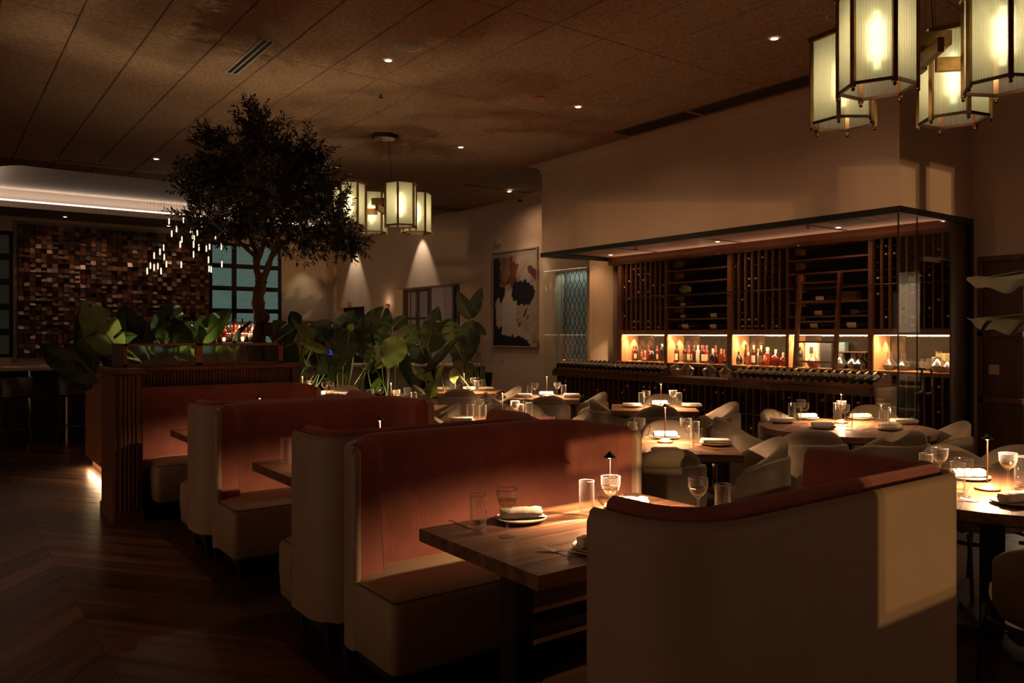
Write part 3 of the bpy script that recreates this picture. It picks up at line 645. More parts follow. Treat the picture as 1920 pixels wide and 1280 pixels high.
# library ladder and rail
rail = tag(MB().tube([(0, 4.66, 0), (0, 10.5, 0)], .010, 8).build('ladder_rail', 'black', None, loc=(FX-.04, 0, 2.19)), 'black ladder rail running across the wine racks', 'rail')
ld = thing('library_ladder', 'wooden ladder leaning on the rail in front of the open wine shelves', 'ladder', (9.86, yat(1536, 9.86), 0))
y1_, y2_ = .30, -.30
def lx(z): return -.22+.24*z/2.35
for yy in (y1_, y2_):
    MB().loft([[(lx(z)-.03, yy-.022, z), (lx(z)+.03, yy-.022, z), (lx(z)+.03, yy+.022, z), (lx(z)-.03, yy+.022, z)] for z in (0, 2.36)]).build('stile', 'rack', ld)
for z in (.30, .58, .86, 1.15, 1.42, 1.70, 1.98, 2.24): MB().box(lx(z)-.035, lx(z)+.035, y2_+.02, y1_-.02, z-.012, z+.012).build('rung', 'rackh', ld)
MB().tube([(lx(2.2), .3, 2.19), (lx(2.2)+.26, .3, 2.21)], .008).tube([(lx(2.2), -.3, 2.19), (lx(2.2)+.26, -.3, 2.21)], .008).build('hook', 'black', ld)
# wine room ceiling fittings
o = thing('air_vent', 'square air vent in the wine room ceiling near the glass corner', 'vent', (9.35, 5.45, HD)); MB().box(-.30, .30, -.30, .30, -.012, -.001, .004).build('frame', mat('vent_frame', (.5, .34, .25), .6), o); MB().box(-.2, .2, -.2, .2, -.02, -.011, .003).build('plate', mat('vent_plate', (.26, .19, .12), .6), o)
for j, (u, v) in enumerate(((1192, 463), (1515, 422))):
    p = onz(u, v, HD-.01); o = thing('sprinkler', '%s small sprinkler head under the wine room ceiling' % ['left', 'right'][j], 'sprinkler', (p.x, p.y, HD))
    MB().tube([(0, 0, -.001), (0, 0, -.06)], .008).build('pipe', 'brassd', o); MB().tube([(-.04, .0, -.045), (.04, .0, -.045)], .006, 6).build('deflector', 'brassd', o)
for k, (u, v) in enumerate(((1145, 478), (1330, 470), (1560, 440))):
    p = onz(u, v, HD-.004) if k == 0 else Vector((9.75, (7.9, 5.9)[k-1], HD-.004))  # middle and right downlights are added to light the wine room
    o = thing('downlight', 'tiny downlight in the wine room ceiling, %s' % ('left', 'middle', 'right')[k], 'downlight', (p.x, p.y, HD-.001)); MB().lathe([(.001, -.004), (.03, -.004)], 14, cap0=False, cap1=False).build('lens', 'dl', o)
    light('SPOT', 'wine_downlight', (p.x, p.y, HD-.02), 12, (1, .52, .30), .03, (p.x+.1, p.y, 0), 150, .8)
# ------------------------------------------------------------ booths
def sweep(mb, path, prof, uvs=None, closed_prof=True, wscale=1.):
    """path: plan points; prof: (offset to the left of travel, z); capped ends"""
    n = len(path); rings = []; s = 0; base = len(mb.v)
    for i, (x, y) in enumerate(path):
        a = path[max(i-1, 0)]; b = path[min(i+1, n-1)]
        d = Vector((b[0]-a[0], b[1]-a[1])).normalized(); nx, ny = -d.y, d.x
        if i: s += math.dist(path[i], path[i-1])
        f = 1.
        rings.append([(x+nx*o, y+ny*o, z(i/(n-1)) if callable(z) else z) for o, z in prof])
        if uvs is not None:
            t = 0
            for k, (o, z) in enumerate(prof):
                if k:
                    z0 = prof[k-1][1]; z1 = z
                    if not callable(z) and not callable(z0): t += math.hypot(o-prof[k-1][0], z1-z0)
                uvs.append((s*wscale, t*wscale))
    mb.loft(rings, True, True, closed=True)
def booth(name_label, X0, Yp, face, seat_label=None, wings=(.24, .60), leftwing=True, Wd=1.43, rr_=.30):
    """Yp: plane of the back; face -1 opens towards -Y, +1 towards +Y"""
    rl = .24
    t = thing('booth_seat', name_label, 'booth', (X0, Yp, 0), 0, None)
    f = -face  # local +y is the back side when face = -1
    P = []
    if leftwing: P += [(0, -wings[0]-.03)] + arc(rl, -rl, rl, 180, 90, 9)
    else: P += [(0, 0), (.1, 0)]
    P += [(Wd*k/10, 0) for k in range(2, 8)]
    P += [(Wd-rr_-.05, 0)] * (rr_ < .25) + arc(Wd-rr_, -rr_, rr_, 90, 0, 10) + [(Wd, -.40), (Wd, -.5), (Wd, -wings[1])]
    if f < 0: P = [(x, -y) for x, y in P]; s = 1
    else: s = -1   # travelling +x, inside (towards the seat) is to the right when the back is at +y
    # outer shell
    shell = [(s*o, z) for o, z in ((0, .155), (0, 1.015), (.006, 1.032), (.020, 1.04), (.036, 1.034), (.042, 1.02), (.042, .155))]
    mb = MB(); sweep(mb, P, shell); mb.build('outer_shell', 'cream', t, smooth=50)
    uv = []
    cush = [(s*o, z) for o, z in ((.044, .43), (.044, 1.02), (.052, 1.052), (.075, 1.068), (.105, 1.062), (.130, 1.035), (.140, .99), (.150, .75), (.165, .47), (.15, .43))]
    Pi = ([(P[0][0], P[0][1]+(.02 if f > 0 else -.02))] + P[1:-1] if leftwing else P[:-1]) + [(P[-1][0], P[-1][1]+(.02 if f > 0 else -.02))]
    mb = MB(); sweep(mb, Pi, cush, uv); mb.build('back_cushion', 'pink', t, smooth=60, uvs=uv)
    # piping along the wing end
    for pt in ((P[0], P[-1]) if leftwing else (P[-1],)):
        x, y = pt; x += .021 if x < .5 else -.021
        MB().tube([(x, y, .16), (x, y, 1.0), (x, y+ (.008 if f > 0 else -.008), 1.022)], [.021, .021, .014], 8).build('end_roll', 'cream', t, smooth=60)
    # seat
    y0, y1 = -.64, -.12
    sx0 = 0.0 if leftwing else .0
    def ring(z, i, fy): return [(sx0+i, y0+i+fy), (Wd-.06-i, y0+i+fy), (Wd-.06-i, y1), (sx0+i, y1)]
    c = .045; wl = -wings[0]-.035 if leftwing else y1
    poly = [(sx0+.046, y1), (sx0+.046, wl+.001), (sx0, wl)] + [(sx0+c-c*math.cos(R(a)), y0+c-c*math.sin(R(a))) for a in (0, 25, 50, 70, 90)] + [(Wd-.06-c+c*math.sin(R(a)), y0+c-c*math.cos(R(a))) for a in (0, 25, 50, 70, 90)] + [(Wd-.06, y1)]
    cx, cyy = (sx0+Wd-.06)/2, (y0+y1)/2
    rings = []
    for z, k in ((.15, .025), (.17, .006), (.30, -.002), (.42, .0), (.448, .010), (.462, .032), (.470, .09), (.474, .2)):
        rr2 = []
        for (x, y) in poly:
            hx, hy = (Wd-.06)/2, (y1-y0)/2
            rr2.append((cx+(x-cx)*(1-k/hx), (cyy+(y-cyy)*(1-k/hy)) if y < wl-.01 else y, z))
        rings.append([(x, y if f > 0 else -y, z) for x, y, z in rr2])
    MB().loft(rings).build('seat_cushion', 'cream', t, smooth=50)
    q = -1 if f < 0 else 1
    MB().tube([(sx0+.016, q*(wl-.005), .452), (sx0+.016, q*(y0+.02), .452), (sx0+.03, q*(y0+.014), .452), (Wd-.09, q*(y0+.014), .452)], .0035, 5).build('stitched_seam', 'creamseam', t)
    MB().box(.09, Wd-.12, *sorted((q*(-.52), q*(-.03))), .06, .16).build('plinth', 'blackm', t)
    for (x, y) in ((.07, -.10), (.10, -.50), (Wd-.12, -.50), (Wd-.12, -.10)):
        MB().loft([[(x+dx*r, q*y+dy*r, z) for dx, dy in ((-1,-1),(1,-1),(1,1),(-1,1))] for z, r in ((0, .018), (.16, .034))]).build('leg', 'blackm', t)
    return t
BXX = 1.475
booth('nearest booth seen from behind, plain cream back with window light at its right end', BXX+.025, 1.305, 1, wings=(.335, .60), Wd=1.50, rr_=.13)
booth('terracotta corduroy booth seat facing the viewer behind the nearest wooden table', BXX, 3.44, -1)
booth('cream-backed booth turned away, back to back with the large terracotta booth', BXX, 3.45, 1, wings=(.40, .60))
booth('second terracotta booth facing the viewer, behind the table with one tumbler', BXX, 5.48, -1)
booth('small cream-backed booth turned away, just left of the second terracotta booth', BXX, 5.49, 1, wings=(.36, .60))
booth('farthest terracotta booth set against the fluted dark partition', BXX, 7.50, -1, leftwing=False)

# ------------------------------------------------------------ tables
def table_top_mesh(w, d): return MB().cbox(-w/2, w/2, -d/2, d/2, .705, .75, .003)
def square_table(cx, cyy, w, d, rz, label, planks=6):
    t = thing('dining_table', label, 'table', (cx, cyy, 0), rz)
    for k in range(planks):
        a = -d/2+k*d/planks; MB().cbox(-w/2, w/2, a+.0004, a+d/planks-.0004, .70, .75, .0012).build('top_plank', 'table', t)
    MB().box(-w/2+.08, w/2-.08, -d/2+.06, d/2-.06, .682, .70).build('mounting_plate', 'black', t)
    for sx in (-1, 1):
        MB().box(sx*(w/2-.20)-.04, sx*(w/2-.20)+.04, -.05, .05, .03, .69).build('leg', 'black', t)
        MB().box(sx*(w/2-.20)-.04, sx*(w/2-.20)+.04, -d/2+.08, d/2-.08, 0, .035).build('foot', 'black', t)
    for z in (.30, .42): MB().box(-w/2+.2, w/2-.2, -.02, .02, z, z+.05).build('stretcher', 'black', t)
    return t
def booth_table(y0, label):
    return square_table((1.58+2.80)/2, y0+.385, 1.22, .77, 0, label)
booth_table(2.0, 'nearest walnut booth table with tumblers, coupe glass and folded napkin')
booth_table(4.035, 'walnut booth table corner in front of the second terracotta booth, one tumbler on it')
booth_table(6.06, 'farthest booth table, dark corner before the booth at the partition')
TABS = {}
def ctable(key, lat, dep, w, d, label, off=-7.5):
    x, y = world(lat, dep); TABS[key] = (x, y); return square_table(x, y, w, d, -TH+R(off), label, 5)
ctable('T4', 1.085, 5.52, .92, .75, 'square walnut table right of the large booth, lamp and four settings')
ctable('T5', 1.50, 8.38, .88, .78, 'square walnut table straight in front of the decanters on the display counter')
ctable('T6', .42, 9.78, .84, .78, 'square walnut table near the left end of the wine room glass')
ctable('T7', -.63, 10.80, .92, .80, 'farthest square walnut table, in front of the abstract painting')
ctable('T8', -.10, 7.15, .95, .78, 'walnut table just behind the middle of the large terracotta booth')
ctable('T9', -1.22, 8.35, .95, .78, 'table behind the second booth with coupe glasses, below the big plants')
ctable('T10', -2.30, 9.95, .90, .78, 'table behind the farthest booth, at the right end of the partition')
def round_table(lat, dep, r, label):
    x, y = world(lat, dep); t = thing('round_table', label, 'table', (x, y, 0), R(20))
    n = 7
    for k in range(n):   # boards cut to a disc
        a = -r+k*2*r/n+.0005; b = a+2*r/n-.001; pts = []
        for i in range(9): yy = a+(b-a)*i/8; pts.append((math.sqrt(max(r*r-yy*yy, 1e-6)), yy))
        poly = pts + [(-px, py) for px, py in reversed(pts)]
        MB().prism(poly, .702, .75).build('top_board', 'table', t)
    MB().lathe([(r-.05, .685), (r-.05, .702)], 40).build('mounting_plate', 'black', t)
    MB().box(-.055, .055, -.055, .055, .02, .69).build('column', 'black', t)
    for a in (0, 90, 180, 270):
        mb = MB().box(.04, .42, -.035, .035, 0, .03); mb.xf(Matrix.Rotation(R(a+20), 4, 'Z')); mb.build('foot', 'black', t)
    return t
round_table(2.80, 6.62, .69, 'large round walnut table in front of the wine room, set for six')
round_table(2.45, 4.03, .69, 'round walnut table at the right edge of the picture, partly cut off')

# ------------------------------------------------------------ chairs
def make_chair():
    t = thing('barrel_chair', '', 'chair')
    n = 28; rings = []; A = 112
    # plan: superellipse, back at -y
    def pt(a, r, e=.82, yb=0):
        s, c = math.sin(R(a)), math.cos(R(a))
        return (r*math.copysign(abs(s)**e, s), -(r+yb)*math.copysign(abs(c)**e, c))
    def topo(a): k = max(0, (abs(a)-52)/60); return .735-.10*k*k-.02*k
    def boto(a): k = max(0, (abs(a)-30)/82); return .335+.03*k
    for i in range(n+1):
        a = -A+2*A*i/n; zt = topo(a); zb = boto(a); e = 1 if 0 < i < n else .6
        r0, r1 = .285, .250; x0, y0 = pt(a, r0); x1, y1 = pt(a, r1); xm, ym = pt(a, (r0+r1)/2)
        xb0, yb0 = pt(a, r0-.035)
        rings.append([(xb0, yb0, zb), (x0, y0, zb+.06), (x0, y0, zt-.018), (xm+(x0-xm)*.5, ym+(y0-ym)*.5, zt-.003), (xm+(x1-xm)*.5, ym+(y1-ym)*.5, zt-.003), (x1, y1, zt-.018), (x1, y1, zb+.02)])
    MB().loft(rings).build('outer_shell', 'chair', t, smooth=60)
    rings = []; A2 = 104
    for i in range(n+1):
        a = -A2+2*A2*i/n; k = abs(a)/A2; lean = .025*(1-k*k)
        zt = .64+.205*max(0, math.cos(R(a*.80)))**1.15; zb = .44
        o = []
        for r, z in ((.249, zb), (.249, zt-.05), (.245, zt-.022), (.228, zt-.003), (.205, zt-.006), (.188, zt-.03), (.175, zt-.12), (.178, zb)):
            x, y = pt(a, r); o.append((x, y-lean*((z-.5)/.3), z))
        rings.append(o)
    MB().loft(rings).build('back_cushion', 'chair2', t, smooth=60)
    rings = []
    for z, r in ((.40, .20), (.405, .238), (.43, .245), (.465, .243), (.482, .225), (.488, .17)):
        rings.append([(r*.98*math.copysign(abs(math.cos(q))**.7, math.cos(q)), r*math.copysign(abs(math.sin(q))**.7, math.sin(q))+.015, z) for q in [2*math.pi*j/24 for j in range(24)]])
    MB().loft(rings).build('seat_cushion', 'chair', t, smooth=50)
    MB().tube([pt(a, .270)+(.345,) for a in range(-150, 151, 12)], .011, 7).build('frame_ring', 'black', t, smooth=60)
    for sx in (-1, 1):
        MB().tube([(sx*.225, .19, .40), (sx*.235, .225, 0)], [.013, .010], 8).build('leg', 'black', t, smooth=60)
        MB().tube([(sx*.200, -.20, .36), (sx*.205, -.235, 0)], [.013, .010], 8).build('leg', 'black', t, smooth=60)
    return t
CH = [  # u of back, depth of back, facing angle (0 = away from viewer, 90 = right, 180 = towards viewer), label, group
 (1262, 4.72, -6, 'chair back on the near side of the square lamp table right of the booth', 'T4'),
 (1247, 6.40, 176, 'chair facing the viewer across the lamp on the square table right of the booth', 'T4'),
 (1478, 5.28, 272, 'chair with window light on its back, right of the square lamp table', 'T4'),
 (1338, 6.55, 84, 'chair at the left side of the large round table, turned to the right', 'T11'),
 (1386, 8.05, 268, 'chair facing left at the right side of the square table before the decanters', 'T5'),
 (1241, 7.57, -6, 'chair back in front of the square table before the decanters', 'T5'),
 (1238, 9.15, 174, 'chair facing the viewer behind the square table before the decanters', 'T5'),
 (1104, 8.35, 84, 'chair turned right at the left side of the table before the decanters', 'T5'),
 (1140, 9.42, 265, 'chair facing left, right of the table near the wine room left end', 'T6'),
 (1030, 8.80, -6, 'chair back in front of the table near the wine room left end', 'T6'),
 (904, 9.35, 84, 'chair turned right, left of the table near the wine room left end', 'T6'),
 (862, 9.95, -4, 'tall pale chair back in front of the farthest square table', 'T7'),
 (980, 10.5, 262, 'chair facing left at the right side of the farthest square table', 'T7'),
 (772, 10.7, 84, 'pale chair turned right at the left side of the farthest square table', 'T7'),
 (880, 11.55, 176, 'chair facing the viewer behind the farthest square table', 'T7'),
 (978, 7.95, 176, 'chair facing the viewer behind the table at the middle of the large booth', 'T8'),
 (1112, 6.95, 264, 'chair just showing over the large booth, right of the middle table', 'T8'),
 (796, 6.75, 84, 'chair just showing at the right end of the second booth', 'T8'),
 (868, 7.85, 262, 'chair facing left below the right-hand plants, sloping back', 'T9'),
 (625, 9.15, -6, 'chair back in front of the table at the right end of the partition', 'T10'),
 (648, 10.7, 172, 'chair facing the viewer behind the table by the partition', 'T10'),
 (1432, 7.28, 138, 'chair at the far left of the large round table, its inside facing the viewer', 'T11'),
 (1530, 5.66, 8, 'broad chair back in front of the large round table, left one', 'T11'),
 (1712, 5.62, -12, 'broad chair back in front of the large round table, right one', 'T11'),
 (1822, 6.25, 285, 'chair at the right end of the large round table with window light on its side', 'T11'),
 (1632, 7.75, 196, 'chair facing the viewer at the far side of the large round table', 'T11'),
 (1500, 3.86, 86, 'low chair top just above the nearest booth, turned to the right-hand round table', 'T12'),
 (1752, 4.98, 164, 'chair behind the right wing of the nearest booth, facing the viewer', 'T12'),
 (2150, 2.95, -20, 'nearest chair at the bottom right edge with black ring frame', 'T12'),
 (1932, 4.92, 235, 'chair cut off by the right edge, beyond the right-hand round table', 'T12'),
]
GN = dict(T4='square table by the booth', T5='table before the decanters', T6='table by the wine room end', T7='farthest square table', T8='middle table', T9='table below the plants', T10='table by the partition', T11='large round table', T12='right-hand round table')
ch0 = make_chair()
for i, (u, dep, ang, lab, key) in enumerate(CH):
    lat = (u-960)/FPX*dep; a = R(ang)
    lat += .29*math.sin(a); dp = dep+.29*math.cos(a); x, y = world(lat, dp)
    rz = -TH-a
    if i == 0: ch0.location = (x, y, 0); ch0.rotation_euler = (0, 0, rz); ch0['label'] = lab; ch0['group'] = 'chairs of the '+GN[key]; c = ch0
    else: c = dup(ch0, (x, y, 0), rz, lab, 'chairs of the '+GN[key])

# ------------------------------------------------------------ tableware
def cupmesh(prof, n, name, m, sm=40): return MB().lathe(prof, n, cap0=False, cap1=False).mesh(name, m, sm)
def fluted_tumbler():
    mb = MB(); n = 40; rings = []
    for r, z, fl_ in ((.001, .0, 0), (.029, .0, 0), (.031, .004, 0), (.0315, .05, 1), (.032, .10, 1), (.0325, .125, 0), (.033, .152, 0), (.0315, .152, 0), (.0305, .10, 0), (.0295, .03, 0), (.027, .022, 0), (.001, .020, 0)):
        rings.append([((r+(.0011 if (fl_ and j % 2) else 0))*math.cos(2*math.pi*j/n), (r+(.0011 if (fl_ and j % 2) else 0))*math.sin(2*math.pi*j/n), z) for j in range(n)])
    return mb.loft(rings, False, False).mesh('tumbler', 'glassw', 60)
TUM = fluted_tumbler()
COUPE = cupmesh([(.001, 0), (.030, 0), (.032, .0015), (.028, .003), (.008, .007), (.0042, .014), (.0038, .06), (.0045, .095), (.010, .105), (.022, .113), (.034, .128), (.0405, .150), (.0415, .182), (.0403, .182), (.0393, .150), (.033, .131), (.021, .116), (.001, .110)], 24, 'coupe_glass', 'glassw', 60)
WATER = MB().lathe([(.001, .111), (.021, .1165), (.0325, .1315), (.037, .143), (.001, .143)], 20).mesh('wine', glass('pale_drink', (.97, .90, .74), .06, 1.6), 60)
RIM = MB().tube([(.0409*math.cos(a), .0409*math.sin(a), .1825) for a in [2*math.pi*j/24 for j in range(25)]], .0012, 5, cap=False).mesh('rim', mat('rim_glint', (.62, .58, .54), .2, spec=1.), 60)  # pale opaque ring painted in for the bright glint on the rim
RIMT = MB().tube([(.0323*math.cos(a), .0323*math.sin(a), .1525) for a in [2*math.pi*j/24 for j in range(25)]], .0012, 5, cap=False).mesh('rim', 'rim_glint', 60)
PLATE = MB().lathe([(.001, .004), (.062, .004), (.066, .0), (.07, .002), (.102, .011), (.1065, .015), (.107, .018), (.103, .018), (.094, .0135), (.07, .0105), (.001, .0095)], 40, cap0=False, cap1=False).mesh('plate', 'plate', 50)
def napkin_mesh():
    mb = MB(); prof = []
    n = 14; rings = []
    for k in range(9):
        x = -.085+.17*k/8; e = 1 if 0 < k < 8 else .86; rr_ = []
        for j in range(n):
            a = 2*math.pi*j/n; w_ = .034*e*(1+.07*math.sin(k*1.7+j)); h_ = .023*e*(1+.10*math.sin(k*2.3+j*1.3))
            rr_.append((x+.004*math.sin(j*2+k), w_*math.copysign(abs(math.cos(a))**.75, math.cos(a)), .022+h_*math.copysign(abs(math.sin(a))**.8, math.sin(a))))
        rings.append(rr_)
    mb.loft(rings)
    mb.loft([[(x, .022, z+.0), (x, -.034, z+.006), (x, -.030, z+.010), (x, .022, z+.004)] for x, z in ((.055, .006), (.08, .004), (.105, .001))])
    return mb.mesh('napkin', 'linen', 60)
NAP = napkin_mesh()
def flatnap():
    mb = MB()
    for k, (w_, d_) in enumerate(((.10, .062), (.098, .060), (.095, .058))): mb.cbox(-w_, w_, -d_, d_, .001+k*.0075, .0078+k*.0075, .003)
    return mb.mesh('napkin', 'linen', 60)
NAPF = flatnap()
def forkmesh():
    mb = MB(); pts = []
    mb.loft([[(x, -w_, z), (x, w_, z), (x, w_, z+.002), (x, -w_, z+.002)] for x, w_, z in ((-.10, .006, .002), (-.06, .0045, .007), (0, .0028, .009), (.03, .003, .004), (.045, .010, .001), (.055, .011, .002))])
    for k in range(4): y = -.0096+k*.0064; mb.loft([[(x, y-.0015, z), (x, y+.0015, z), (x, y+.0015, z+.0018), (x, y-.0015, z+.0018)] for x, z in ((.052, .002), (.075, .006), (.10, .011))])
    return mb.mesh('fork', 'steel', 50)
FORK = forkmesh()
KNIFE = MB().loft([[(x, -w_, .001), (x, w_, .001), (x, w_, .003), (x, -w_, .003)] for x, w_ in ((-.11, .005), (-.01, .005), (0, .004), (.01, .009), (.09, .009), (.11, .003))]).mesh('knife', 'steel', 50)
def make_lamp():
    t = thing('table_lamp', '', 'lamp')
    MB().lathe([(.001, 0), (.056, 0), (.058, .003), (.058, .010), (.054, .013), (.012, .032), (.005, .034), (.001, .034)], 32).build('base', 'copper', t, smooth=40)
    MB().lathe([(.0042, .03), (.0034, .262)], 10).build('stem', 'copper', t, smooth=60)
    MB().lathe([(.0255, .254), (.0265, .256), (.003, .280), (.001, .281)], 24).build('cap', 'black', t, smooth=40)
    MB().lathe([(.0062, .250), (.0062, .257)], 12).build('diode', 'flame', t)
    return t
lamp0 = make_lamp(); nlamp = [0]
def lamp(u, v, where, power=85, z=.75):
    p = onz(u, v, z)
    l = lamp0 if nlamp[0] == 0 else dup(lamp0, (p.x, p.y, z), 0)
    l.location = (p.x, p.y, z); l['label'] = 'slim copper cone table lamp on the %s' % where; l['group'] = 'table lamps'; nlamp[0] += 1
    light('SPOT', 'table_lamp_light', (p.x+.012, p.y, z+.2485), power, (1, .58, .31), .012, (p.x+.012, p.y, 0), 164, .6)
# powers are the same for every lamp
TW = {}
ITEMS = dict(
 T1=[('L',1143,969),('t',897,1000),('c',951,1006),('p',977,976,10),('F',1066,1038,152),('p',1128,1030,200),('t',1100,968),('c',1145,975),('c',1138,1001),('t',1182,1002),('p',1178,955,0),('c',1309,979),('t',1355,976),('k',872,986,-50)],
 T2=[('t',536,869),('L',712,866)],
 T3=[('L',487,804)],
 T4=[('L',1247,829),('p',1247,822,0),('p',1247,854,180),('q',1342,834,-6),('t',1308,846),('t',1303,830),('c',1208,848),('c',1199,833),('c',1292,842),('c',1286,833),('t',1186,832),('k',1362,842,20)],
 T5=[('L',1239,765),('p',1236,760,0),('q',1185,763,-4),('q',1297,763,-4),('t',1203,763),('c',1212,765),('t',1273,763),('c',1262,764)],
 T6=[('L',1025,744),('p',1024,742,0),('q',982,744,-4),('q',1072,744,-4),('t',993,746),('c',1003,746),('t',1057,745),('c',1045,745)],
 T7=[('L',870,736),('p',880,732,0),('q',828,731,0),('q',912,731,0),('t',840,733),('c',849,733),('c',863,732),('t',850,735),('c',887,734),('c',895,732),('t',905,733),('t',894,735)],
 T8=[('L',942,790),('p',945,787,0),('q',866,791,0),('t',882,790),('c',899,786),('c',914,782),('t',905,792),('c',966,790),('c',980,784),('t',976,790),('t',992,786)],
 T9=[('L',733,762),('c',694,762),('c',714,757),('c',743,763),('c',764,758),('t',682,765),('t',754,765),('t',776,762)],
 T10=[('L',567,744),('q',618,738,0),('q',642,741,0),('c',609,744),('t',617,745),('c',622,741),('t',630,745),('t',579,742),('c',581,741),('p',598,742,0)],
 T11=[('L',1577,793),('q',1468,792,0),('t',1485,787),('t',1495,794),('c',1502,787),('c',1508,794),('p',1512,786,0),('t',1569,787),('c',1578,790),('c',1584,799),('t',1591,806),('p',1614,786,0),('c',1650,785),('c',1660,796),('t',1655,790),('t',1672,796),('q',1695,794,0),('p',1668,806,5),('p',1542,803,0),('F',1570,806,150),('k',1632,804,30),('F',1640,786,-20)],
 T12=[('L',1851,918),('c',1762,905),('c',1807,931),('t',1736,905),('c',1890,918),('t',1915,911),('p',1815,898,0),('p',1905,945,20),('F',1852,944,140),('t',1796,925)],
)
WH = dict(T1='nearest booth table', T2='second booth table', T3='farthest booth table', T4='square table by the booth', T5='table before the decanters', T6='table by the wine room end', T7='farthest square table', T8='middle table behind the large booth', T9='table below the plants', T10='table by the partition', T11='large round table', T12='right-hand round table')
KN = dict(t=('tumbler', 'tall ribbed clear tumbler', 'glass'), c=('coupe_glass', 'stemmed coupe glass', 'glass'), p=('plate', 'pale round plate', 'plate'), q=('plate', 'pale plate under a flat napkin', 'plate'), F=('fork', 'steel fork', 'fork'), k=('knife', 'dark steel knife', 'knife'))
for key, its in ITEMS.items():
    cnt = {}
    for it in sorted(its, key=lambda q: q[1]): cnt.setdefault(it[0], []).append(it)
    for it in its:
        k, u, v = it[:3]; p = onz(u, v, .75)
        if k == 'L': lamp(u, v, WH[key]); continue
        same = cnt[k]; i = same.index(it); nm, desc, cat = KN[k]
        if len(same) == 1: lab = '%s on the %s' % (desc, WH[key])
        elif len(same) == 2: lab = '%s on the %s, %s one' % (desc, WH[key], ('left', 'right')[i])
        else: lab = '%s on the %s, %s from left' % (desc, WH[key], NW[i])
        me = dict(t=TUM, c=COUPE, p=PLATE, q=PLATE, F=FORK, k=KNIFE)[k]
        rz = -TH+R(it[3]) if len(it) > 3 else rnd.random()*6
        o = put(nm, me, None, (p.x, p.y, .7504), rz); tag(o, lab, cat, '%ss on the %s' % (nm.replace('_', ' '), WH[key]))
        if k == 'q': o.scale = (1.05, 1.05, 1)
        if k == 'F': o.scale = (1.12, 1.12, 1.12)
        if k == 'c': put('rim', RIM, o); put('drink', WATER, o) if (i % 2 == 0 or key == 'T1') else None
        if k == 't': put('rim', RIMT, o)
        if k in 'pq':
            nn = put('napkin', NAP if k == 'p' else NAPF, None, (p.x, p.y, .7504+(.0115 if k == 'p' else .0186)), rz)
            tag(nn, '%s napkin on a plate, %s, %s' % ('rolled' if k == 'p' else 'flat folded', WH[key], ('only one' if len(same) == 1 else NW[i]+' from left')), 'napkin', 'napkins on the %s' % WH[key])
# ------------------------------------------------------------ lantern pendants
LZ0, LZ1, LR = 3.06, 3.72, .235
def make_lantern():
    t = thing('lantern', '', 'lantern', (0, 0, 3.4)); h0, h1 = LZ0-3.4, LZ1-3.4
    V = [(LR*math.cos(R(60*k)), LR*math.sin(R(60*k))) for k in range(6)]
    for k in range(6):
        (x0, y0), (x1, y1) = V[k], V[(k+1) % 6]; i = .975
        x0, y0, x1, y1 = x0*i, y0*i, x1*i, y1*i
        mb = MB(); mb.quad((x0, y0, h0+.02), (x1, y1, h0+.02), (x1, y1, h1-.05), (x0, y0, h1-.05))
        mb.build('glass_panel', 'frost', t, uvs=[(0, 0), (1, 0), (1, 2), (0, 2)])
    for x, y in V:
        mb = MB(); mb.box(-.011, .011, -.014, .014, h0-.012, h1-.02); mb.xf(Matrix.Translation((x*.985, y*.985, 0)) @ Matrix.Rotation(math.atan2(y, x), 4, 'Z')); mb.build('post', 'brass', t)
        MB().lathe([(.004, h0-.012), (.011, h0-.02), (.012, h0-.028), (.007, h0-.036), (.001, h0-.038)], 8, (x*.985, y*.985, 0), cap0=False, cap1=False).build('finial', 'brassd', t, smooth=60)
    def hexring(r0, r1, z0, z1):
        o = []; n = 6
        for r, z in ((r0, z0), (r1, z0), (r1, z1), (r0, z1)): o.append([(r*math.cos(R(60*k)), r*math.sin(R(60*k)), z) for k in range(6)])
        return MB().loft(o+[o[0]], False, False)
    hexring(LR-.018, LR+.002, h0+.004, h0+.022).build('bottom_rail', 'brassd', t)
    hexring(LR-.03, LR+.022, h1-.055, h1-.02).build('top_rail', 'brass', t)
    MB().lathe([(LR-.01, h1-.02), (LR+.02, h1-.02), (.05, h1), (.001, h1)], 6, cap0=False).build('cap', 'brassd', t)
    MB().lathe([(.001, -.20), (.022, -.20), (.022, .16), (.001, .16)], 12).build('lamp_tube', 'lamp', t, smooth=60)
    MB().tube([(0, 0, h1), (0, 0, .19), (0, 0, .15)], .012).build('lamp_holder', 'brassd', t)
    return t
ln0 = make_lantern(); nl = [0]
LP = 21
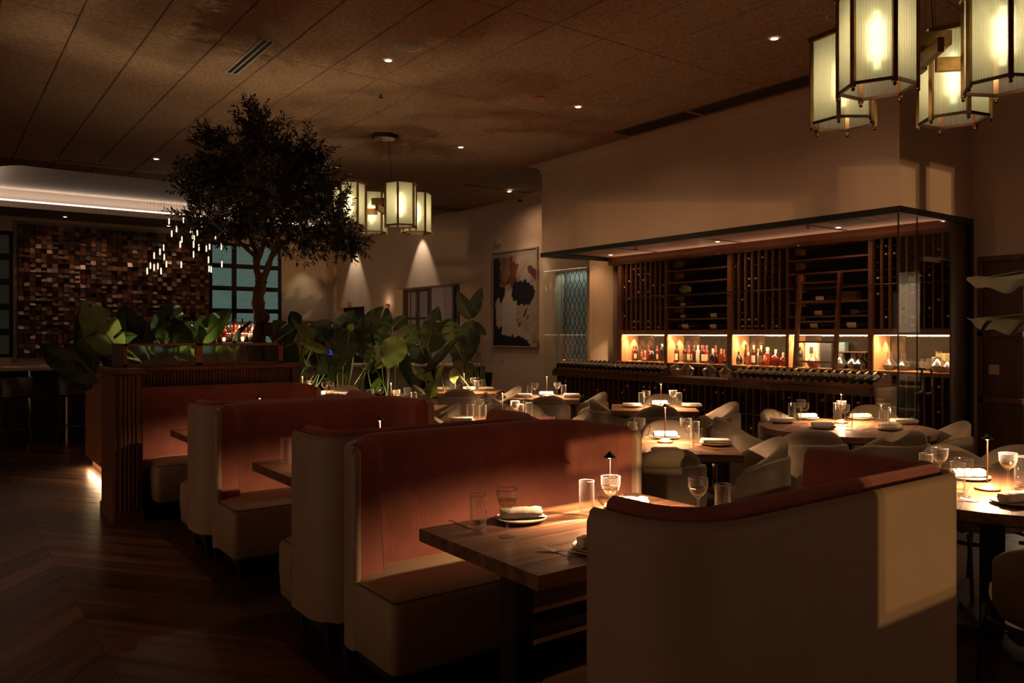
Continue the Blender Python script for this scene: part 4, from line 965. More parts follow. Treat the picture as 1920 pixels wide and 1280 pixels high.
def cluster(pts, canopy, name, blockpt, rots):
    for i, (lat, dep, where) in enumerate(pts):
        x, y = world(lat, dep)
        if nl[0] == 0: l = ln0; l.location = (x, y, 3.4); l.rotation_euler = (0, 0, -TH+R(rots[i]))
        else: l = dup(ln0, (x, y, 3.4), -TH+R(rots[i]))
        l['label'] = 'six-sided ribbed glass lantern, %s of the %s' % (where, name); l['group'] = 'lanterns of the '+name; nl[0] += 1
        ns_ = 4 if 'out of' not in name and 'behind' not in name else 1
        for q in range(ns_): light('POINT', 'lantern_light', (x, y, 3.38+(q-(ns_-1)/2)*.06), LP/ns_, (1, .60, .37), .05)
    bx, by = world(*blockpt)
    t = thing('lantern_hub', 'square brass hub with crossbeams that carries the %s' % name, 'lamp frame', (bx, by, 3.4), -TH+R(-7.5))
    MB().box(-.16, .16, -.16, .16, .02, .12, .004).build('hub_box', 'brass', t)
    for k, (x, y) in enumerate(((-.40, 0), (.40, 0), (0, -.40), (0, .40))):
        MB().box(min(x*.3, x)-(.02 if x == 0 else 0), max(x*.3, x)+(.02 if x == 0 else 0), min(y*.3, y)-(.02 if y == 0 else 0), max(y*.3, y)+(.02 if y == 0 else 0), -.10, -.01).build('beam', 'brass', t)
    MB().box(-.05, .05, -.05, .05, -.10, .02).build('hub_neck', 'brassd', t)
    for x, y in ((-.09, -.09), (.09, -.09), (-.09, .09), (.09, .09)): MB().tube([(x, y, .12), (x*.7, y*.7, TOP-3.4-.06)], .0016, 5).build('wire', 'black', t)
    MB().tube([(.12, .02, .12), (.05, .02, TOP-3.4-.06)], .004, 6).build('cable', 'black', t)
    MB().lathe([(.20, TOP-3.4-.085), (.205, TOP-3.4-.03)], 6).build('canopy', 'black', t)
    MB().lathe([(.10, TOP-3.4-.10), (.15, TOP-3.4-.086)], 20).build('canopy_plate', 'white', t)
cluster([(2.43, 5.80, 'far left one'), (2.30, 4.98, 'near left one'), (3.19, 5.71, 'far right one'), (3.05, 4.91, 'near right one')], None, 'near pendant cluster', (2.74, 5.35), [0, 30, 24, 8])
cluster([(-2.33, 11.3, 'near left one'), (-2.14, 12.05, 'far left one'), (-1.59, 11.3, 'near right one'), (-1.46, 12.1, 'far right one')], None, 'far pendant cluster', (-1.88, 11.7), [12, 20, 28, 10])

cluster([(-4.6, 5.3, 'first one'), (-4.4, 4.5, 'second one'), (-3.9, 5.2, 'third one'), (-3.8, 4.4, 'last one')], None, 'added fill cluster out of view at left', (-4.2, 4.85), [0, 30, 24, 8])  # lanterns added out of view as fill light for the room
# ------------------------------------------------------------ ceiling fixtures
def cfix(u, v): return onz(u, v, TOP-.03)
DLm = None
for i, (u, v, wh) in enumerate(((728,113,'above the partition, largest of them'), (1084,200,'left of the long vent'), (1452,72,'right of the long vent, near the top edge'), (864,276,'right of the far pendant canopy'), (955,359,'farthest one near the security camera'), (293,298,'left of the tree crown'), (122,407,'at the left end of the mosaic wall'), (316,424,'behind the tube pendant'))):
    p = cfix(u, v) if i < 6 else onz(u, v, TOP-.01); z = TOP-.03 if i < 6 else TOP-.002
    t = thing('downlight', 'small round recessed ceiling downlight %s' % wh, 'downlight', (p.x, p.y, z), 0, None)
    MB().lathe([(.001, -.004), (.037, -.004)], 16, cap0=False, cap1=False).build('lens', 'dl', t)
    MB().lathe([(.037, -.005), (.048, -.006), (.05, -.001)], 20, cap0=False, cap1=False).build('trim_ring', 'white', t)
    if i < 6: light('SPOT', 'downlight_beam', (p.x, p.y, z-.012), (50, 62, 52, 62, 45, 35)[i], (1, .58, .34), .03, (p.x, p.y, 0), 160, 1.)
for i, (u, v) in enumerate(((71, 372), (312, 397), (560, 422))):
    p = onz(u, v, TOP+.41); t = thing('downlight', 'small downlight inside the recessed ceiling tray, %s' % ('left', 'middle', 'right')[i], 'downlight', (p.x, p.y, TOP+.419))
    MB().lathe([(.001, -.004), (.045, -.004)], 16, cap0=False, cap1=False).build('lens', 'dl', t)
for u, v, wh in ((765,87,'beside the largest downlight'), (1136,184,'left of the long vent'), (1580,28,'behind the near lanterns'), (814,296,'beyond the far pendant canopy')):
    p = cfix(u, v); t = thing('ceiling_speaker', 'round flush ceiling speaker %s' % wh, 'speaker', (p.x, p.y, TOP-.03))
    MB().lathe([(.001, -.003), (.132, -.003)], 32, cap0=False, cap1=False).build('grille', mat('speaker_mesh', (.33, .26, .20), .8), t)
    MB().lathe([(.132, -.003), (.140, -.007), (.146, -.005), (.147, -.001)], 32, cap0=False, cap1=False).build('rim', 'white', t)
p = cfix(1010, 184); t = thing('smoke_detector', 'round smoke detector on the ceiling beside the middle speaker', 'detector', (p.x, p.y, TOP-.03)); MB().lathe([(.08, -.001), (.08, -.012), (.06, -.03), (.03, -.035)], 20, cap0=False).build('housing', 'copper', t, smooth=40)
p = cfix(714, 177); t = thing('sprinkler', 'small sprinkler head on the main ceiling above the far pendant', 'sprinkler', (p.x, p.y, TOP-.03)); MB().tube([(0, 0, 0), (0, 0, -.05)], .01).build('pipe', 'brassd', t); MB().tube([(-.03, 0, -.04), (.03, 0, -.04)], .008, 6).build('deflector', 'brassd', t)
p = Vector((10.25, 13.62, TOP-.03)); t = thing('security_camera', 'small dome camera on the ceiling above the painting', 'camera', p); MB().lathe([(.055, -.001), (.06, -.05)], 16).build('housing', 'white', t, smooth=40); MB().lathe([(.05, -.05), (.045, -.075), (.02, -.092)], 16).build('dome', 'black', t, smooth=60)
o = thing('ceiling_vent', 'two-slot linear air vent in the ceiling left of centre', 'vent', (2.735, 8.42, TOP-.03)); MB().box(-.07, .07, -.63, .63, -.008, -.0005, .002).build('frame', 'white', o)
for x in (-.03, .03): MB().box(x-.019, x+.019, -.60, .60, -.011, -.0085).build('slot', 'dark', o)
o = thing('long_ceiling_grille', 'long black slotted ceiling grille along the crown of the wine room wall', 'vent', (8.19, 6.3, TOP-.03)); MB().box(-.175, .175, -2.3, 2.1, -.006, -.0005).build('frame', mat('grille_frame', (.22, .15, .10), .6), o)
for k in range(5): MB().box(-.155+k*.066, -.125+k*.066, -2.28, 2.08, -.014, -.0065).build('louvre', 'blackm', o)
for y in (-1.1, .7): MB().box(-.18, .18, y-.02, y+.02, -.018, -.0145).build('joiner', 'white', o)
for k, (x, y, z, l) in enumerate(((2.6, 15.2, TOP-.03, 1.8), (6.2, 14.9, TOP-.03, 1.6))):
    o = thing('ceiling_slot_vent', 'thin slot vent across the ceiling %s' % ('left of the tree', 'behind the far pendant')[k], 'vent', (x, y, z)); MB().box(-l/2, l/2, -.05, .05, -.01, -.0005).build('frame', 'white', o); MB().box(-l/2+.04, l/2-.04, -.03, .03, -.013, -.0105).build('slot', 'dark', o)

# ------------------------------------------------------------ partition with planter, LED plinth and reeded screen
pa = thing('partition', 'fluted dark walnut half-height partition behind the farthest booth', 'partition', (1.2, 7.0, 0))
MB().box(0, .20, 0, .62, 0, 1.20).build('end_post', 'walnut', pa)
MB().box(-.012, .212, -.012, .0, 0, .09).box(-.012, 0, 0, .62, 0, .09).build('base_moulding', 'walnut', pa)
for k in range(5): MB().lathe([(.013, .10), (.013, 1.19)], 8, (.045+k*.03, -.003, 0)).build('flute', 'walnut', pa, smooth=60)
MB().box(.2, 1.74, .54, .62, 0, 1.20).build('backing_panel', 'walnut', pa)
fm = MB().lathe([(.0125, .10), (.0125, 1.19)], 8).mesh('flute', 'walnut', 60)
for k in range(50): put('flute', fm, pa, (.235+k*.0285, .538, 0))
MB().box(1.66, 1.74, .50, .62, 0, 1.20).build('end_stile', 'walnut', pa)
MB().box(-.03, .24, -.03, .66, 1.20, 1.245, .008).build('cap_rail', 'walnut', pa)
MB().box(.24, 1.78, .47, .66, 1.20, 1.245, .008).build('cap_rail', 'walnut', pa)
sc_ = thing('reeded_screen', 'low reeded glass screen in a brown wooden frame on top of the partition', 'screen', (1.36, 7.52, 1.245))
for a, b in ((0, .63), (.63, 1.40)):
    MB().box(a, b, 0, .035, 0, .022).build('rail', 'screen', sc_); MB().box(a, b, 0, .035, .178, .20).build('rail', 'screen', sc_)
    for x in (a, b-.028): MB().box(x, x+.028, 0, .036, .0, .20).build('stile', 'screen', sc_)
    n = int((b-a-.056)/.0125)*4; rg = []
    for z in (.022, .178): rg.append([(a+.028+(b-a-.056)*j/n, .012+.0035*math.cos(2*math.pi*j/4), z) for j in range(n+1)] + [(a+.028+(b-a-.056)*j/n, .022, z) for j in range(n, -1, -1)])
    MB().loft(rg).build('reeded_pane', 'reeded', sc_, smooth=80)
MB().box(-.012, .0, 0, .5, 0, .20).build('side_board', mat('screen_side', (.085, .065, .05), .5), sc_)
MB().box(1.40, 1.412, 0, .5, 0, .20).build('side_board', 'screen', sc_)
pl = thing('planter', 'long wooden planter behind the partition glowing underneath onto the floor', 'planter', (1.45, 7.66, 0))
for nm, b in (('side', (0, .04, 0, 2.6)), ('side', (1.4, 1.44, 0, 2.6)), ('front', (.04, 1.4, 0, .04)), ('rear', (.04, 1.9, 2.56, 2.6))): MB().box(*b, .13, 1.16).build(nm, mat('planter_wood_x', (.30, .15, .07), .5) if nm == 'side' else 'walnut', pl)
MB().box(.06, 1.38, .05, 2.5, 0, .13).build('plinth', 'walnut', pl)
MB().box(.04, 1.4, .04, 2.56, 1.06, 1.10).build('soil', 'soil', pl)
MB().box(.025, .035, .02, 2.58, .122, .1295).build('light_strip', 'led', pl)
strip('planter_strip', (1.478, 7.70, .12), (1.478, 10.24, .12), 10.0, (1, .70, .38), .01, (-.25, 0, -1))

# ------------------------------------------------------------ olive tree
def build_tree():
    t = thing('olive_tree', 'tall olive tree with a dark rounded crown growing from the planter', 'tree', (2.69, 7.95, 1.1))
    rn = random.Random(11); B = Vector((0, 0, 0))
    tips = []; wood_ = MB()
    def P(u, v, off=0.): return at(u, v, 8.0+off)-Vector((2.69, 7.95, 1.1))
    def limb(pts, r0, r1, n=8):
        sp = []; k = 5
        for i in range(len(pts)-1):
            p0 = pts[max(i-1, 0)]; p1 = pts[i]; p2 = pts[i+1]; p3 = pts[min(i+2, len(pts)-1)]
            for j in range(k):
                s = j/k; sp.append(.5*((2*p1)+(p2-p0)*s+(2*p0-5*p1+4*p2-p3)*s*s+(-p0+3*p1-3*p2+p3)*s**3))
        sp.append(pts[-1]); m = len(sp)
        wood_.tube([q+Vector((rn.uniform(-1,1), rn.uniform(-1,1), 0))*.006 for q in sp], [(r0+(r1-r0)*i/(m-1))*(1+.13*math.sin(i*1.9+r0*90)) for i in range(m)], n)
        return sp
    trunk = limb([P(492, 700), P(487, 640), P(489, 600), P(484, 560), P(490, 528)], .075, .055, 12)
    wood_.lathe([(.001,-.05),(.045,-.03),(.06,.03),(.05,.08),(.001,.1)], 10, tuple(P(505, 622, -.05)))
    wood_.lathe([(.001,-.05),(.04,-.02),(.05,.02),(.04,.06),(.001,.07)], 10, tuple(P(497, 598, -.04)))
    mains = []
    for pts, r in (([P(488, 530), P(480, 500), P(478, 470, .1), P(462, 430, .15), P(440, 360, .2)], .040), ([P(490, 532), P(503, 500), P(513, 470, -.1), P(528, 430, -.1), P(552, 360, -.15)], .040),
                   ([P(480, 500), P(495, 450, .0), P(498, 390, .0), P(500, 320, .05), P(492, 250)], .030), ([P(478, 480), P(445, 450, -.15), P(405, 420, -.2), P(375, 380, -.15)], .024),
                   ([P(512, 475), P(545, 448, .15), P(590, 425, .2), P(640, 430, .1)], .024), ([P(500, 390), P(470, 330, -.3), P(440, 280, -.3)], .018), ([P(500, 380), P(545, 320, .3), P(585, 300, .3)], .018), ([P(495, 420), P(505, 350, -.4), P(520, 290, -.4)], .018), ([P(485, 430), P(475, 370, .4), P(465, 300, .45)], .018)):
        mains += limb(pts, r, .009, 8)
    # crown volume: lobes given as (u, v, depth offset, radius in pixels)
    lobes = [(485, 232, 0, 48), (430, 300, -.1, 58), (380, 345, 0, 46), (370, 400, .1, 42), (500, 310, 0, 85), (560, 320, .1, 52), (600, 345, 0, 42), (600, 405, .1, 50), (640, 445, -.1, 36), (545, 385, -.2, 62), (455, 380, -.2, 66), (420, 425, .2, 44), (530, 440, .2, 44), (500, 270, .3, 55), (440, 340, .4, 60), (560, 360, .45, 60), (500, 360, -.45, 70), (398, 258, 0, 26), (400, 325, -.3, 45), (610, 380, -.3, 42), (560, 275, 0, 26), (585, 455, .1, 30), (660, 455, -.1, 22), (475, 415, .3, 50), (350, 330, 0, 18), (600, 290, 0, 20)]
    cen = []
    for u, v, o, r in lobes:
        c = P(u, v, o); rr = r/FPX*8.0
        for _ in range(int(9+r*.78)):
            d = Vector((rn.gauss(0, 1), rn.gauss(0, 1), rn.gauss(0, .9))).normalized()*rr*rn.uniform(.35, 1.0)**.6
            cen.append((c+d, d.normalized()))
    leaves = MB(); UP = Vector((0, 0, 1))
    for e, d in cen:
        near = min(mains, key=lambda q: (q-e).length_squared)
        dirn = ((e-near).normalized()*.8+d*.7+UP*.35+Vector((rn.gauss(0,.3), rn.gauss(0,.3), rn.gauss(0,.3)))).normalized()
        L_ = rn.uniform(.16, .30); s = e-dirn*L_*.6
        bend = Vector((rn.gauss(0,.03), rn.gauss(0,.03), rn.uniform(-.03, .02)))
        pts = [s, s+dirn*L_*.5+bend, s+dirn*L_+bend*1.5]
        wood_.tube(pts, [.0035, .0025, .001], 3, cap=False)
        if rn.random() < .45:
            mp = (near+s)*.5+Vector((rn.gauss(0,.03), rn.gauss(0,.03), rn.gauss(0,.03)))
            if (near-s).length < .6: wood_.tube([near, mp, s], [.007, .005, .0035], 4, cap=False)
        nlv = int(L_*95)
        for j in range(nlv):
            f = (j+.5)/nlv; b = pts[0].lerp(pts[1], f*2) if f < .5 else pts[1].lerp(pts[2], f*2-1)
            side = dirn.cross(Vector((rn.gauss(0,1), rn.gauss(0,1), rn.gauss(0,1)))).normalized()
            ld_ = (dirn*.65+side*.75).normalized(); ll = rn.uniform(.048, .088)*(1.1-.35*f); w_ = ll*rn.uniform(.11, .16)
            sd = ld_.cross(Vector((rn.gauss(0,1), rn.gauss(0,1), rn.gauss(0,1)))).normalized()*w_
            n0 = len(leaves.v); tip = b+ld_*ll+Vector((0, 0, -.006)); m_ = b+ld_*ll*.45
            leaves.v += [tuple(b), tuple(m_+sd), tuple(tip), tuple(m_-sd)]; leaves.f.append((n0, n0+1, n0+2, n0+3))
    wood_.build('trunk', 'trunk', t, smooth=70)
    leaves.build('foliage', 'olive', t, kind='stuff')
build_tree()

# ------------------------------------------------------------ paddle-leaved plants
def paddle(parent, root, start, tip, width, m, side=None, fold=.25, droop=.0, splits=0, seed=0, stem=.009):
    """one leaf: petiole from root to start, blade from start to tip"""
    rn = random.Random(seed); root, start, tip = Vector(root), Vector(start), Vector(tip)
    ax = (tip-start); L_ = ax.length; a = ax.normalized()
    view = Vector((-.58, -.78, .1)) if side is None else Vector(side)
    sd = a.cross(view).normalized(); nm = sd.cross(a).normalized()
    n, h = 22, 4; vs = []; uv = []; skip = set()
    cutrows = {(int(rn.uniform(3, n-3)), rn.choice((-1, 1))) for _ in range(splits)}
    for i in range(n+1):
        s = i/n; w_ = .82*width/2*(math.sin(math.pi*min(1, s**.78))**.75 if 0 < s < 1 else .03)
        if s > .9: w_ = width/2*max(.02, (1-s)*3.6)*.8
        mid = start+a*L_*s + nm*(droop*L_*math.sin(math.pi*s)) + Vector((0, 0, -abs(droop)*L_*s*s))
        for j in range(-h, h+1):
            q = j/h; wav = .035*width*math.sin(s*21+seed+q*2)*abs(q)**2
            vs.append(mid+sd*(w_*q)+nm*(fold*w_*abs(q)**1.3+wav)); uv.append((q*.5+.5, s*L_/.6+abs(q)*.16))
    fs = []; k = 2*h+1; dupv = []
    for i in range(n):
        for j in range(2*h):
            q = (j-h+.5)
            if any(r == i and ((sg > 0) == (q > 0)) for r, sg in cutrows) and abs(q) > .9: continue
            fs.append((i*k+j, i*k+j+1, (i+1)*k+j+1, (i+1)*k+j))
    mb = MB(); mb.v = [tuple(p) for p in vs]; mb.f = fs
    o = mb.build('leaf', m, parent, smooth=70, uvs=uv)
    md = root.lerp(start, .55)+Vector((rn.uniform(-.05, .05), rn.uniform(-.05, .05), .03))
    st = MB(); st.tube([root, md, start, start+a*L_*.5+nm*(droop*L_*.9-.004)+Vector((0, 0, -abs(droop)*L_*.25)), start+a*L_*.92+nm*droop*L_*.25+Vector((0, 0, -abs(droop)*L_*.85))], [stem*1.3, stem, stem*.9, stem*.5, stem*.15], 6)
    st.build('stalk', 'stem', o, smooth=60)
    return o
def plant(name_label, base, leaves, group, pot=None, dep=10.5):
    t = thing('paddle_leaf_plant', name_label, 'plant', base, 0, group)
    b = Vector(base)
    for i, (us, vs_, ut, vt, w_, m, d0, d1, kw) in enumerate(leaves):
        s = at(us, vs_, d0)-b; e = at(ut, vt, d1)-b
        r = Vector((rnd.uniform(-.10, .10), rnd.uniform(-.10, .10), 0.02))
        paddle(t, r, s, e, w_, m, seed=i*7+int(us), **kw)
    return t
G1 = 'plants behind the partition'; G2 = 'plants in the long floor planter'
D = {}
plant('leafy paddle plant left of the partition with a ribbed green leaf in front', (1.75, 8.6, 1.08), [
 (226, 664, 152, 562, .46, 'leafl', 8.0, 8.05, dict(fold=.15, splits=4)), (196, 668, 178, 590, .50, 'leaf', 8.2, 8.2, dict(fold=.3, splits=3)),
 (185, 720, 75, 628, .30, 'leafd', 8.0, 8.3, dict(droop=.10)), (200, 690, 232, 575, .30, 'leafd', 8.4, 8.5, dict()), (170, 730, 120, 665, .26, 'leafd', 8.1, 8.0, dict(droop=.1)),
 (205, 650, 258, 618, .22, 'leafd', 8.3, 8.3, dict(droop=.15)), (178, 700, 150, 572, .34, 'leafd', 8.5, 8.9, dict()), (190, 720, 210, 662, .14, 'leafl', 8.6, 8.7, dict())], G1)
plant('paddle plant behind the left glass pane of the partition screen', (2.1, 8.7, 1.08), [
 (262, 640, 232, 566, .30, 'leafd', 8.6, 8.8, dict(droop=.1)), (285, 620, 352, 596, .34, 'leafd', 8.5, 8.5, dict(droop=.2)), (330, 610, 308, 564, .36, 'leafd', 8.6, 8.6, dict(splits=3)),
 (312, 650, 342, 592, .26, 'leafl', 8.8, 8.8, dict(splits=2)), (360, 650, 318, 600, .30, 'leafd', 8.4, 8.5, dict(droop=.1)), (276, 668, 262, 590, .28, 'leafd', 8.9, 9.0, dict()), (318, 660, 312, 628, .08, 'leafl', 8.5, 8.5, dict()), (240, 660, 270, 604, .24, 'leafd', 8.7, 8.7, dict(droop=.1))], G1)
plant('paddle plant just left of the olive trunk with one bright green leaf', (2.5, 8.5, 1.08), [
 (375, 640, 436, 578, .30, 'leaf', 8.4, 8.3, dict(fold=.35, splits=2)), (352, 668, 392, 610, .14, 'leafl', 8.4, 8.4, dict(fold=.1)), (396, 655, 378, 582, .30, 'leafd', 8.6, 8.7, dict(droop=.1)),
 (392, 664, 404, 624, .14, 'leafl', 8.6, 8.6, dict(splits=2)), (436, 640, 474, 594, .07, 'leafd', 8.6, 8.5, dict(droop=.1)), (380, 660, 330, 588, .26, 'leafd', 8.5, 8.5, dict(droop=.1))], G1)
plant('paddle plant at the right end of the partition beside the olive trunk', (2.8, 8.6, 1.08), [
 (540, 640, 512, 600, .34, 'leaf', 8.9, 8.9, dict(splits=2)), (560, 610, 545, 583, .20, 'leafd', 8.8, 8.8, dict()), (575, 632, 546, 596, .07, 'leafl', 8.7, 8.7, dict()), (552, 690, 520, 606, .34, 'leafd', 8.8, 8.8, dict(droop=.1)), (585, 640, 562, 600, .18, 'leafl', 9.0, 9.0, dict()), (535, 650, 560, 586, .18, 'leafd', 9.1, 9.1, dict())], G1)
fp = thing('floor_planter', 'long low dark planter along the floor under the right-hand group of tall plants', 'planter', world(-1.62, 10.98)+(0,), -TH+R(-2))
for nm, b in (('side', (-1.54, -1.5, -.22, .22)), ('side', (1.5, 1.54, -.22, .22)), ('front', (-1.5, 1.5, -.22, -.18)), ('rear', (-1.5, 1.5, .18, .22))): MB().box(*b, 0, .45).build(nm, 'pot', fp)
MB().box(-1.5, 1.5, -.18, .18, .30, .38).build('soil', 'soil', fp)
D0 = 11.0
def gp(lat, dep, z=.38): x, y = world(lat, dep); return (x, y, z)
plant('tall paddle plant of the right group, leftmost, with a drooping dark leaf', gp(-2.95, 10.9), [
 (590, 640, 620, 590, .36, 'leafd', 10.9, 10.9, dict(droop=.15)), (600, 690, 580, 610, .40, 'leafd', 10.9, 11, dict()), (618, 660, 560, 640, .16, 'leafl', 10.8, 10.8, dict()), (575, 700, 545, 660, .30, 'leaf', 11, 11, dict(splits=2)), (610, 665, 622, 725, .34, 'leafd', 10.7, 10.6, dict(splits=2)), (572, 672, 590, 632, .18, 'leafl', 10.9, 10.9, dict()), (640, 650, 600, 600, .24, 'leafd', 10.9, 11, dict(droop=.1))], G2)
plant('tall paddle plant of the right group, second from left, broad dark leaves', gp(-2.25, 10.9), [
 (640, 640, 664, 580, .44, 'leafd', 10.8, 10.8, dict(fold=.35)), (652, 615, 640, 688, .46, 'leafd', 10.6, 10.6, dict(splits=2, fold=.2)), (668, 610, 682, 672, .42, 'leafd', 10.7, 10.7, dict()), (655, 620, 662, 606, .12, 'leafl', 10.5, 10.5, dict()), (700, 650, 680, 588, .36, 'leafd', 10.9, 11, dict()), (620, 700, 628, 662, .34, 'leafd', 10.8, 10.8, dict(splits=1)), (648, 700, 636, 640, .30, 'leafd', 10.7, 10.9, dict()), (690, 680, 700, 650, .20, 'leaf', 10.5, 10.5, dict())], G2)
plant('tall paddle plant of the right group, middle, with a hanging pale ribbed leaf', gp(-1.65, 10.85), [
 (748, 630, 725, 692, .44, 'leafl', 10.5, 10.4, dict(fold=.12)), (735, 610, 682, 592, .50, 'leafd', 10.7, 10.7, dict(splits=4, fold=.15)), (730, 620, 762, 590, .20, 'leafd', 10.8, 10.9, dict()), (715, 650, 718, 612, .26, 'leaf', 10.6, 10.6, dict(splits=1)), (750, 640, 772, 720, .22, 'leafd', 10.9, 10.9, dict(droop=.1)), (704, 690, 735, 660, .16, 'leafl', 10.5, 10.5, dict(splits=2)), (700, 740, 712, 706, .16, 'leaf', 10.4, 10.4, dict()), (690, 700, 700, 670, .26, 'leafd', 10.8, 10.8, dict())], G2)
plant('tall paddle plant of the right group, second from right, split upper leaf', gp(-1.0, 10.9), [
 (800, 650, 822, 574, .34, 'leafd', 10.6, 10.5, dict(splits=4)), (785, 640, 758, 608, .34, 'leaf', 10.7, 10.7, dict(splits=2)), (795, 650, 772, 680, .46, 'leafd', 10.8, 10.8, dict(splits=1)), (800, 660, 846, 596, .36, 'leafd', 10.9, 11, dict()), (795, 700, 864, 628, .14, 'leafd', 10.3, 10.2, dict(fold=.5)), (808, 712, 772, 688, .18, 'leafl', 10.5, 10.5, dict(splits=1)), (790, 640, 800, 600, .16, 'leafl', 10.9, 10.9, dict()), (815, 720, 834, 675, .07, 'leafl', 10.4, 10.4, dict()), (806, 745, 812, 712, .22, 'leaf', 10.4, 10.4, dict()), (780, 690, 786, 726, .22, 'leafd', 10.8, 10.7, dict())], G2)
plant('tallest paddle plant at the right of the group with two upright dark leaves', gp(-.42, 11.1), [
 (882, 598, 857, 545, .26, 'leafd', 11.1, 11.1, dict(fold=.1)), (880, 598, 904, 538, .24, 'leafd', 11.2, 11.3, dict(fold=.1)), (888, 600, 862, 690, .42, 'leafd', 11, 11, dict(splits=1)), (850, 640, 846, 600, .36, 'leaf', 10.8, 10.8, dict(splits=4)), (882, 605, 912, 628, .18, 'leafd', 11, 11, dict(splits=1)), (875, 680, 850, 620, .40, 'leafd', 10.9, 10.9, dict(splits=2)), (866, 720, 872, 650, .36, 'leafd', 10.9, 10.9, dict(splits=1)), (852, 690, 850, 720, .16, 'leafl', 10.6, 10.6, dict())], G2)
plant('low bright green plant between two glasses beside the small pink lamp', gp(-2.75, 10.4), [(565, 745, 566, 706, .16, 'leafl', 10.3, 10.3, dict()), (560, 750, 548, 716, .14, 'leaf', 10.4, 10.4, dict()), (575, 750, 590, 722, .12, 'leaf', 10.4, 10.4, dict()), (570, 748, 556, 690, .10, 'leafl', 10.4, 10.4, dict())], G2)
# two long leaves reaching in from the right
t = thing('paddle_leaf_plant', 'large paddle plant outside the right edge whose two leaves reach into the picture', 'plant', (6.35, 1.8, .4), 0)
bb = Vector((6.35, 1.8, .4))
for k, (u0, v0, u1, v1, m_) in enumerate(((2060, 440, 1812, 487, 'leafu'), (2060, 530, 1815, 562, 'leafu'))):
    paddle(t, (0, 0, 0), at(u0, v0, 5.4)-bb, at(u1, v1, 5.0)-bb, .50, m_, side=(.3, .2, 1), fold=-.35, droop=-.10, splits=3, seed=k+40)
pb = tag(MB().lathe([(.20, 0), (.27, .38), (.25, .38), (.24, .34), (.001, .34)], 20).build('plant_pot', 'pot', None, loc=(6.35, 1.8, .02), smooth=40), 'dark round pot of the plant beyond the right edge', 'pot')
# uplights among the plants (real fittings on the soil)
upn = 0
for x, y, z, p, tx, ty in ((1.9, 9.2, 1.12, 48, -.3, -2.2), (2.45, 9.0, 1.12, 48, .2, -1.6), (2.8, 9.5, 1.12, 32, .3, .5)) + tuple((*world(l, d), .40, pw, tx, ty) for l, d, pw, tx, ty in ((-2.6, 10.75, 34, .2, -.6), (-1.9, 10.7, 34, .1, -.8), (-1.3, 10.7, 34, 0, .3), (-.7, 10.9, 40, .2, .5))):
    t = thing('plant_uplight', 'small black spotlight shining up through the leaves, %s planter, number %s' % ('tree' if z > 1 else 'floor', NW[[0, 1, 2, 0, 1, 2, 3][upn]]), 'spotlight', (x, y, z), 0, 'plant uplights')
    MB().lathe([(.03, -.02), (.036, .05), (.034, .052), (.001, .03)], 12, cap1=False).build('can', 'black', t, smooth=40)
    upn += 1
    light('SPOT', 'uplight', (x, y, z+.05), p, (1, .76, .42), .02, (x+tx, y+ty, TOP), 96, .6)
# ------------------------------------------------------------ walls: right side panelling, painting, windows
wp = thing('wall_panelling', 'dark walnut wall panelling right of the wine room with horizontal rails', 'panelling', (WX, 4.42, 0))
MB().box(-.02, -.001, -.50, .0, 0, 2.44).build('board', mat('walnut_board', (.085, .032, .016), .45, noise=.3, nscale=3, stretch=(1, 6, .6)), wp)
for z in (2.44, 1.53, .73): MB().box(-.045, -.021, -.50, .0, z-.035, z+.035, .006).build('rail', 'walnut', wp)
MB().box(-.045, -.021, -.06, .0, 0, 2.40).build('stile', 'walnut', wp)
sw = thing('light_switch', 'square pale switch plate on the dark panelling', 'switch', (WX-.021, 4.24, 1.10)); MB().box(-.006, 0, -.06, .06, -.06, .06, .002).build('plate', mat('switch_plate', (.55, .38, .30), .4), sw)
for y in (-.022, .022): MB().box(-.009, -.0065, y-.014, y+.014, -.03, .03).build('rocker', 'switch_plate', sw)
for k, y in enumerate((14.78, 14.42)):
    o = thing('wall_switch', 'white switch plate low on the wall below the painting, %s' % ('left', 'right')[k], 'switch', (WX-.001, y+.05, .97)); MB().box(-.008, 0, -.07, .07, -.06, .06, .002).build('plate', 'white', o); MB().box(-.012, -.0085, -.03, .03, -.03, .03).build('rocker', 'white', o)
em = thing('emergency_lamp', 'small oval emergency lamp high on the wall left of the painting', 'lamp', (WX-.001, 14.6, 3.62)); MB().lathe([(.10, 0), (.10, .05), (.06, .08), (.001, .085)], 20).xf(Matrix.Rotation(R(-90), 4, 'Y')).build('housing', 'white', em, smooth=40)
